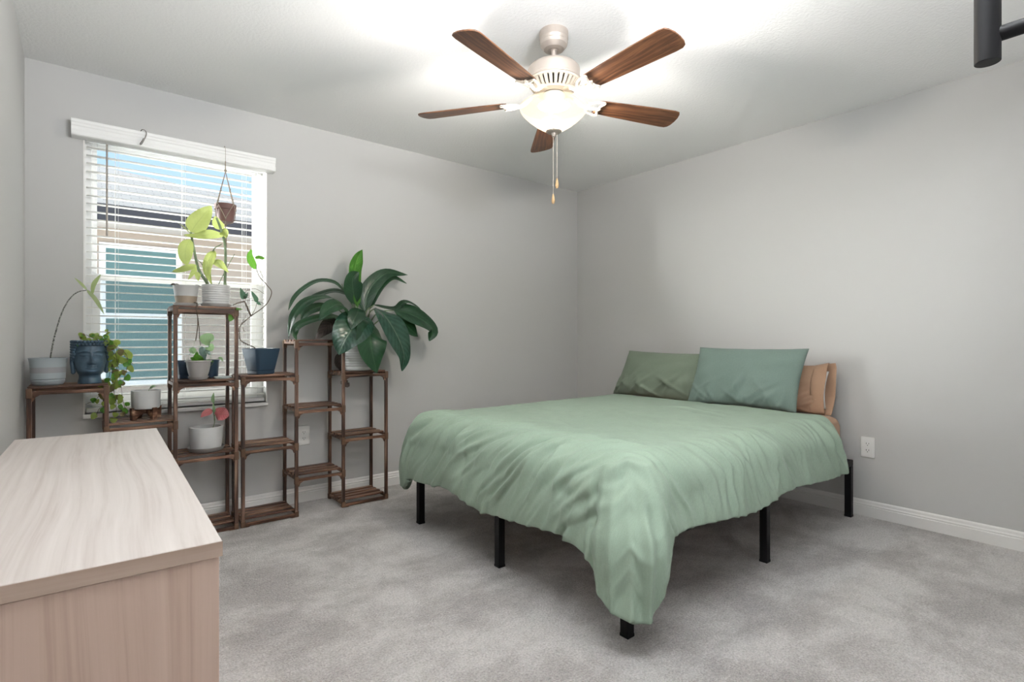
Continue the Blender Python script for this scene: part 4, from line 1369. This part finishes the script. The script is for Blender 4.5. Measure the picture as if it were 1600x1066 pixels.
# ------------------------------------------------------------------ dresser
DH, DW, DL = .72, .388, 1.400
dro = Vector((.176, .996, 0))
dr = thing('dresser', 'pale wood-grain dresser along the left wall in front of the plants', 'dresser', (0, 0, 0))
dr.location = dro
dr.rotation_euler = (0, 0, R(-1.4))
ORG[dr.name] = Vector((0, 0, 0))
obj('top', bx((-DW, -.004, DH - .026), (.004, DL + .004, DH)), [M['oak_top_glare']], dr, bevel=.0012)
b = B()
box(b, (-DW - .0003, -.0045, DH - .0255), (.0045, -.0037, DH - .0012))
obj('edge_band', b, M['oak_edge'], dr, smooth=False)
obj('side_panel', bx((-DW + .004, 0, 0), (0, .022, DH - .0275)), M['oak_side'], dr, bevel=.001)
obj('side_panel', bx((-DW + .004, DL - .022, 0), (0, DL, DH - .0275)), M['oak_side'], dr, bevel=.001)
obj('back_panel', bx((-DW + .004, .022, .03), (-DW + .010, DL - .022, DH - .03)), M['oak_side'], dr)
obj('plinth', bx((-.03, .022, 0), (-.015, DL - .022, .06)), M['oak_side'], dr)
for r_ in range(3):
    for c_ in range(2):
        y0 = .025 + c_ * (DL - .05) / 2
        z0 = .065 + r_ * .209
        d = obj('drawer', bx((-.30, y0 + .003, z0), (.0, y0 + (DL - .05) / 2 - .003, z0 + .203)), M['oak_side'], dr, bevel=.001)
        b = B()
        tube(b, [(0, y0 + .33, z0 + .12), (.022, y0 + .33, z0 + .12)], lambda u: .006 + .008 * u, 14)
        obj('knob', b, M['trim'], d)

# ------------------------------------------------------------------ bed
BX0, BX1, BY0, BY1 = 1.487, 3.565, 1.205, 2.728
bed = thing('bed_frame', 'black metal platform bed frame with square legs on the carpet', 'bed frame', ((BX0 + BX1) / 2, (BY0 + BY1) / 2, 0))
LG = .018
FZ = .336
legs = [(BX0, BY0), (BX0, (BY0 + BY1) / 2), (BX0, BY1), ((BX0 + BX1) / 2 - .01, BY0), ((BX0 + BX1) / 2 - .01, BY1), (BX1, BY0 + .0), (BX1, BY1), ((BX0 + BX1) / 2, (BY0 + BY1) / 2)]
for x, y in legs:
    x_ = x + (LG if x == BX0 else -LG if x == BX1 else 0)
    y_ = y + (LG if y == BY0 else -LG if y == BY1 else 0)
    l = obj('leg', bx((x_ - LG, y_ - LG, 0.006), (x_ + LG, y_ + LG, FZ - .036 if 1 else FZ)), M['black'], bed, bevel=.003)
    obj('foot_cap', bx((x_ - LG - .001, y_ - LG - .001, 0), (x_ + LG + .001, y_ + LG + .001, .012)), M['black'], l, bevel=.002)
def rail(lo, hi, n='rail'):
    obj(n, bx(lo, hi), M['black'], bed, bevel=.003)
rail((BX0, BY0, FZ - .036), (BX1, BY0 + .036, FZ))
rail((BX0, BY1 - .036, FZ - .036), (BX1, BY1, FZ))
rail((BX0, BY0 + .036, FZ - .036), (BX0 + .036, BY1 - .036, FZ))
rail((BX1 - .036, BY0 + .036, FZ - .036), (BX1, BY1 - .036, FZ))
rail((BX0 + .036, (BY0 + BY1) / 2 - .018, FZ - .036), (BX1 - .036, (BY0 + BY1) / 2 + .018, FZ), 'centre_rail')
for k in range(11):
    x = BX0 + .12 + k * (BX1 - BX0 - .24) / 10
    rail((x - .0125, BY0 + .036, FZ - .014), (x + .0125, BY1 - .036, FZ - .001), 'slat')

def round_box(lo, hi, r, seg=5):
    bm = bx(lo, hi)
    bmesh.ops.bevel(bm, geom=list(bm.edges), offset=r, segments=seg, profile=.5, affect='EDGES')
    return bm
b = round_box((BX0 + .035, BY0 + .030, FZ + .001), (3.500, BY1 - .020, .598), .060)
tag(obj('mattress', b, M['peach'], origin=((BX0 + BX1) / 2, (BY0 + BY1) / 2, FZ + .001)), 'mattress in a peach fitted sheet, showing at the head of the bed', 'mattress')

# duvet: one draped, creased cloth with thickness
def duvet():
    x0, y0, y1, xh = 1.578, 1.283, 2.660, 3.175
    DF, DN, DR = .436, .378, .393
    ZT, RR = .634, .155
    st = .0102
    xs = np.arange(x0 - DF, xh + st * .5, st)
    ys = np.arange(y0 - DN, y1 + DR + st * .5, st)
    U, V = np.meshgrid(xs, ys, indexing='ij')
    rs = np.random.RandomState(11)
    # hems are not quite straight
    def wav(q, k, ph): return np.sin(q * k + ph) * .5 + np.sin(q * k * 2.3 + ph * 1.7) * .3
    def sstep(a, b, q):
        t_ = np.clip((q - a) / (b - a), 0, 1)
        return t_ * t_ * (3 - 2 * t_)
    ox = np.maximum(0, x0 - U)
    on = np.maximum(0, y0 - V)
    of = np.maximum(0, V - y1)
    oy = on - of                      # + near side, - far side
    ox = ox * (1 + .03 * wav(V, 7, .4))
    oy = oy * (1 + .035 * wav(U, 6, 1.1))
    hyp = np.hypot(ox, oy)
    sq = np.maximum(ox / DF, np.where(oy > 0, oy / DN, -oy / DR))
    tha = np.arctan2(np.where(oy > 0, oy / DN, -oy / DR), ox / DF + 1e-9)
    s2 = np.clip(np.sin(2 * tha), 0, 1)
    side = np.abs(oy) / np.maximum(hyp, 1e-6)
    flat = DF * (1 - side) + np.where(oy > 0, DN, DR) * side
    deep = np.where(oy > 0, .592, .525)
    d = sq * (flat + (deep - flat) * s2 ** .9)
    d = np.where((ox > 0) & (np.abs(oy) > 0), d, hyp)
    diag = s2 * sq
    ex = np.where(d > 1e-6, -ox / np.maximum(np.hypot(ox, oy), 1e-6), 0)
    ey = np.where(d > 1e-6, -oy / np.maximum(np.hypot(ox, oy), 1e-6), 0)
    ang = np.minimum(d / RR, PI / 2)
    hang = np.maximum(0, d - RR * PI / 2)
    rad = RR * np.sin(ang) + .06 * hang + .016 * np.sin(np.clip(hang / .27, 0, 1) * PI)
    cz = s2 ** .8 * sstep(.10, .36, d)
    rad = rad + (oy > 0) * cz * .085 + (oy < 0) * cz * .03
    z = ZT - RR * (1 - np.cos(ang)) - hang * .995
    bxp = np.clip(U, x0, None)
    byp = np.clip(V, y0, y1)
    # soft puff on top
    puff = .014 * np.sin(np.clip((U - x0) / (xh - x0), 0, 1) * PI * .9) * np.sin(np.clip((V - y0) / (y1 - y0), 0, 1) * PI)
    nx, ny, nz = np.sin(ang) * ex, np.sin(ang) * ey, np.cos(ang)
    disp = np.zeros_like(U)
    soff = x0 - U                     # signed: - on the top, + hanging
    noff = y0 - V
    foff = V - y1
    fadf = (1 - sstep(.0, .16, noff)) * (1 - sstep(.0, .16, foff))
    fadn = 1 - sstep(.0, .16, soff)
    # foot side creases, running down and slightly away from the camera side
    for _ in range(210):
        c0 = rs.uniform(y0 - .35, y1 + .15)
        k = rs.normal(.70, .28)
        w = rs.choice([rs.uniform(.005, .010), rs.uniform(.008, .018)])
        a = .55 * w * rs.uniform(.6, 1.3) / 1.9 * 2.1 * rs.choice([1, 1, -.7])
        top = rs.uniform(-.22, .16)
        end = rs.uniform(.12, .5)
        q = V - (c0 + k * soff + .02 * np.sin(soff * 14 + c0 * 9))
        disp += 1.9 * a * np.exp(-(np.abs(q) / w) ** 1.35) * sstep(top, top + .12, soff) * (1 - sstep(end, end + .1, soff)) * fadf
    # near side creases
    for _ in range(150):
        c0 = rs.uniform(x0 - .2, xh + .05)
        k = rs.normal(.30, .18)
        w = rs.choice([rs.uniform(.006, .010), rs.uniform(.009, .017)])
        a = .45 * w * rs.uniform(.6, 1.3) / 2.0 * 2.1 * rs.choice([1, 1, -.7])
        top = rs.uniform(-.03, .12)
        end = rs.uniform(.15, .45)
        q = U - (c0 + k * noff + .015 * np.sin(noff * 16 + c0 * 9))
        disp += 2.0 * a * np.exp(-(np.abs(q) / w) ** 1.35) * sstep(top, top + .10, noff) * (1 - sstep(end, end + .1, noff)) * fadn
    # far side creases (seen from elsewhere)
    for _ in range(50):
        c0 = rs.uniform(x0, xh)
        w = rs.uniform(.008, .02)
        a = rs.uniform(.002, .006)
        disp += a * np.exp(-((U - c0 - .2 * foff) / w) ** 2) * sstep(.02, .12, foff)
    # folds that fan out from the near foot corner
    cr = np.hypot(U - (x0 + .03), V - (y0 + .03))
    th = np.arctan2(V - (y0 + .03), U - (x0 + .03))
    for _ in range(30):
        t0 = rs.uniform(-PI, -PI / 2)
        w = rs.uniform(.03, .075)
        a = rs.uniform(.005, .014) * rs.choice([1, 1, -.7])
        disp += a * np.exp(-(np.abs(th - t0) / w) ** 1.4) * sstep(.10, .30, cr)
    # cross puckers near the corner hem
    for _ in range(14):
        t0 = rs.uniform(-PI * .95, -PI * .55)
        r0 = rs.uniform(.2, .5)
        w = rs.uniform(.008, .014)
        disp += rs.uniform(.003, .006) * np.exp(-((cr - r0 + .1 * (th - t0)) / w) ** 2) * np.exp(-((th - t0) / .25) ** 2)
    # faint long wrinkles on the top
    for _ in range(45):
        cx_, cy_ = rs.uniform(x0, xh), rs.uniform(y0, y1)
        an = rs.normal(1.9, .5)
        L, w, a = rs.uniform(.06, .22), rs.uniform(.008, .016), rs.uniform(.0012, .004)
        dx, dy = U - cx_, V - cy_
        p = dx * math.cos(an) + dy * math.sin(an)
        q = -dx * math.sin(an) + dy * math.cos(an) + .3 * p * p
        disp += a * np.exp(-(p / L) ** 2 - (q / w) ** 2)
    for i in range(U.shape[0]):
        for j in range(U.shape[1]):
            pq = Vector((U[i, j] * 5, V[i, j] * 5, 0))
            disp[i, j] += .006 * noise.noise(pq) + .0025 * noise.noise(pq * 3.3)
    # big soft billows along the hems
    hemk = sstep(.10, .34, d)
    disp += hemk * .007 * np.sin(np.where(ox > np.abs(oy), V * 15, U * 13) + 1.0)
    X = bxp + ex * rad + nx * disp
    Y = byp + ey * rad + ny * disp
    Z = z + puff + nz * disp
    # hem rises and falls a little
    Z += .012 * hemk * np.sin(np.where(ox > np.abs(oy), V * 9, U * 8))
    bm = B()
    vs = [[bm.verts.new((X[i, j], Y[i, j], Z[i, j])) for j in range(U.shape[1])] for i in range(U.shape[0])]
    for i in range(U.shape[0] - 1):
        for j in range(U.shape[1] - 1):
            bm.faces.new((vs[i][j], vs[i + 1][j], vs[i + 1][j + 1], vs[i][j + 1]))
    bm.faces.layers.int.new('keep')
    return bm
dv = obj('duvet', duvet(), M['duvet'], origin=(2.35, 1.97, .60), angle=180)
md = dv.modifiers.new('thickness', 'SOLIDIFY')
md.thickness = .030
md.offset = -1
md.use_even_offset = False
sb = dv.modifiers.new('smooth', 'SUBSURF')
sb.levels = sb.render_levels = 1
tag(dv, 'sage green linen duvet draped over the bed, hem hanging in creases', 'duvet')

def pillow(c, right, up, wid, hei, thk, seed, nu=54, nv=40, shear=0):
    c, right, up = Vector(c), Vector(right).normalized(), Vector(up).normalized()
    nrm = right.cross(up).normalized()
    up = nrm.cross(right).normalized()
    rs = random.Random(seed)
    folds = [(rs.uniform(-.95, .95), rs.uniform(-1, -.35), rs.uniform(-.9, .9), rs.uniform(.2, .5), rs.uniform(.012, .03), rs.uniform(.008, .020)) for _ in range(26)]
    bm = B()
    gr = {}
    for s in (1, -1):
        for i in range(nu + 1):
            for j in range(nv + 1):
                u, v = -1 + 2 * i / nu, -1 + 2 * j / nv
                u, v = math.sin(u * PI / 2) * .35 + u * .65, math.sin(v * PI / 2) * .35 + v * .65
                edge = i in (0, nu) or j in (0, nv)
                if edge and s == -1:
                    gr[s, i, j] = gr[1, i, j]
                    continue
                px = u * wid / 2 * (1 - .045 * (1 - v * v) * abs(u) ** 2)
                pz = v * hei / 2 * (1 - .05 * (1 - u * u) * abs(v) ** 2)
                prof = max(0, (1 - abs(u) ** 2.4) * (1 - abs(v) ** 2.2)) ** .5
                t_ = thk / 2 * prof
                dsp = 0
                for fu, fv, an, L, w, a in folds:
                    du, dv_ = u - fu, v - fv
                    p = du * math.sin(an) + dv_ * math.cos(an)
                    q = du * math.cos(an) - dv_ * math.sin(an)
                    dsp += a * math.exp(-(p / L) ** 2 - (q / (w * 2)) ** 2)
                dsp += .010 * noise.noise(Vector((u * 2.2 + seed, v * 2.2, s)))
                tt = (t_ + dsp * min(1, prof * 3)) * s
                gr[s, i, j] = bm.verts.new(c + right * (px + shear * v) + up * pz + nrm * tt)
        for i in range(nu):
            for j in range(nv):
                q = [gr[s, i, j], gr[s, i + 1, j], gr[s, i + 1, j + 1], gr[s, i, j + 1]]
                bm.faces.new(q if s == 1 else q[::-1])
    return bm

# right vector points away from the near side (towards +Y), up leans to the wall
p = obj('pillow', pillow((3.365, 2.425, .782), (.0, -1, -.015), (.25, 0, 1), .74, .36, .15, 5, shear=.045), M['pillow_far'], origin=(3.33, 2.43, .62), angle=180)
tag(p, 'olive green pillow on the far side of the bed, farther from the camera', 'pillow', 'green pillows')
p = obj('pillow', pillow((3.295, 1.735, .808), (.06, -1, .0), (.36, .02, 1), .70, .40, .15, 9, shear=.012), M['pillow_near'], origin=(3.22, 1.73, .62), angle=180)
tag(p, 'teal green pillow standing nearer the camera, before the peach pillow', 'pillow', 'green pillows')
# peach pillow in an open ended case
pt = thing('pillow', 'peach pillow with an open case end, leaning against the wall behind the teal pillow', 'pillow', (3.50, 1.72, .605))
cc, rt, up = Vector((3.478, 1.68, .745)), Vector((.02, -1, .0)), Vector((.22, 0, 1)).normalized()
obj('pillow_case', pillow(cc, rt, up, .66, .30, .17, 21), M['peach'], pt, angle=180)
b = B()
nrm = rt.cross(up).normalized()
def flap(bm, off, drop, sgn, ln=.085):
    n1, n2 = 14, 16
    g = {}
    for i in range(n1 + 1):
        for j in range(n2 + 1):
            u, v = i / n1, -1 + 2 * j / n2
            bul = (1 - v * v) ** .6
            p = cc + rt * (.285 + u * ln) + up * (v * .150 + .018 * u * (v > 0)) + nrm * (sgn * (.050 - .012 * u + .006 * math.sin(5 * v + 3 * u)) * bul + off)
            g[i, j] = bm.verts.new(p)
    for i in range(n1):
        for j in range(n2):
            bm.faces.new((g[i, j], g[i + 1, j], g[i + 1, j + 1], g[i, j + 1]))
flap(b, 0, 0, 1, .075)
flap(b, 0, 0, -1, .110)
bmesh.ops.remove_doubles(b, verts=b.verts, dist=.0015)
fl = obj('case_hem', b, M['peach'], pt, angle=180)
so = fl.modifiers.new('thickness', 'SOLIDIFY')
so.thickness = .003
b = pillow(cc + rt * .055, rt, up, .62, .23, .05, 33, 30, 20)
obj('pillow_insert', b, M['white_cloth'], pt, angle=180)

# ------------------------------------------------------------------ outside: the neighbouring house and the lawn
struct('ground_outside', bx((-14, YB + .4, -.35), (18, 26, -.2)), plain('pale_ground', (.72, .70, .66), .9, nscale=12, nstr=.4, var=.4), smooth=False)
hs = thing('neighbour_house', 'neighbouring house with a pale shingle roof, seen through the blind', 'house', (0, 7, -.2))
WY = 6.90
obj('wall', bx((-.30, WY, -.2), (3.9, WY + 5.5, 2.42)), plain('beige_stucco', (.42, .345, .285), .9, nscale=60, nstr=.3), hs, smooth=False)
b = B()
A_ = [b.verts.new(p) for p in ((-.6, 6.42, 2.335), (4.25, 6.42, 2.335), (-.55, 9.0, 3.425), (-.6, 9.0, 3.425), (4.25, 12.8, 2.335), (-.6, 12.8, 2.335))]
for f in ((0, 1, 2, 3), (1, 4, 2), (4, 5, 3, 2), (0, 3, 5)):
    b.faces.new([A_[i] for i in f])
b.faces.new([A_[i] for i in (0, 5, 4, 1)])
m, nt, b_ = new_mat('shingles')
br = nt.nodes.new('ShaderNodeTexBrick')
nt.links.new(coords(nt), br.inputs['Vector'])
br.inputs['Scale'].default_value = 3.2
br.inputs['Color1'].default_value = (.125, .125, .123, 1)
br.inputs['Color2'].default_value = (.15, .149, .147, 1)
br.inputs['Mortar'].default_value = (.07, .07, .068, 1)
br.inputs['Mortar Size'].default_value = .012
nt.links.new(br.outputs['Color'], b_.inputs['Base Color'])
b_.inputs['Roughness'].default_value = .9
obj('roof', b, m, hs, smooth=False)
obj('fascia', bx((-.62, 6.40, 2.19), (4.27, 6.43, 2.345)), plain('dark_fascia', (.055, .05, .055), .6), hs, smooth=False)
obj('soffit', bx((-.6, 6.43, 2.20), (4.25, WY, 2.215)), plain('soffit', (.5, .47, .44), .8), hs, smooth=False)
b = B()
ring(b, .125, .850, .56, 2.045, .055, WY - .02, WY + .02)
box(b, (.18, WY - .02, 1.265), (.795, WY + .02, 1.322))
wf = obj('window', b, M['vinyl'], hs, smooth=False)
teal = plain('teal_window_glass', (.135, .225, .225), .8, spec=.1)
obj('pane', bx((.18, WY - .008, 1.322), (.795, WY - .002, 1.99)), teal, wf, smooth=False)
obj('pane', bx((.18, WY - .008, .615), (.795, WY - .002, 1.265)), teal, wf, smooth=False)
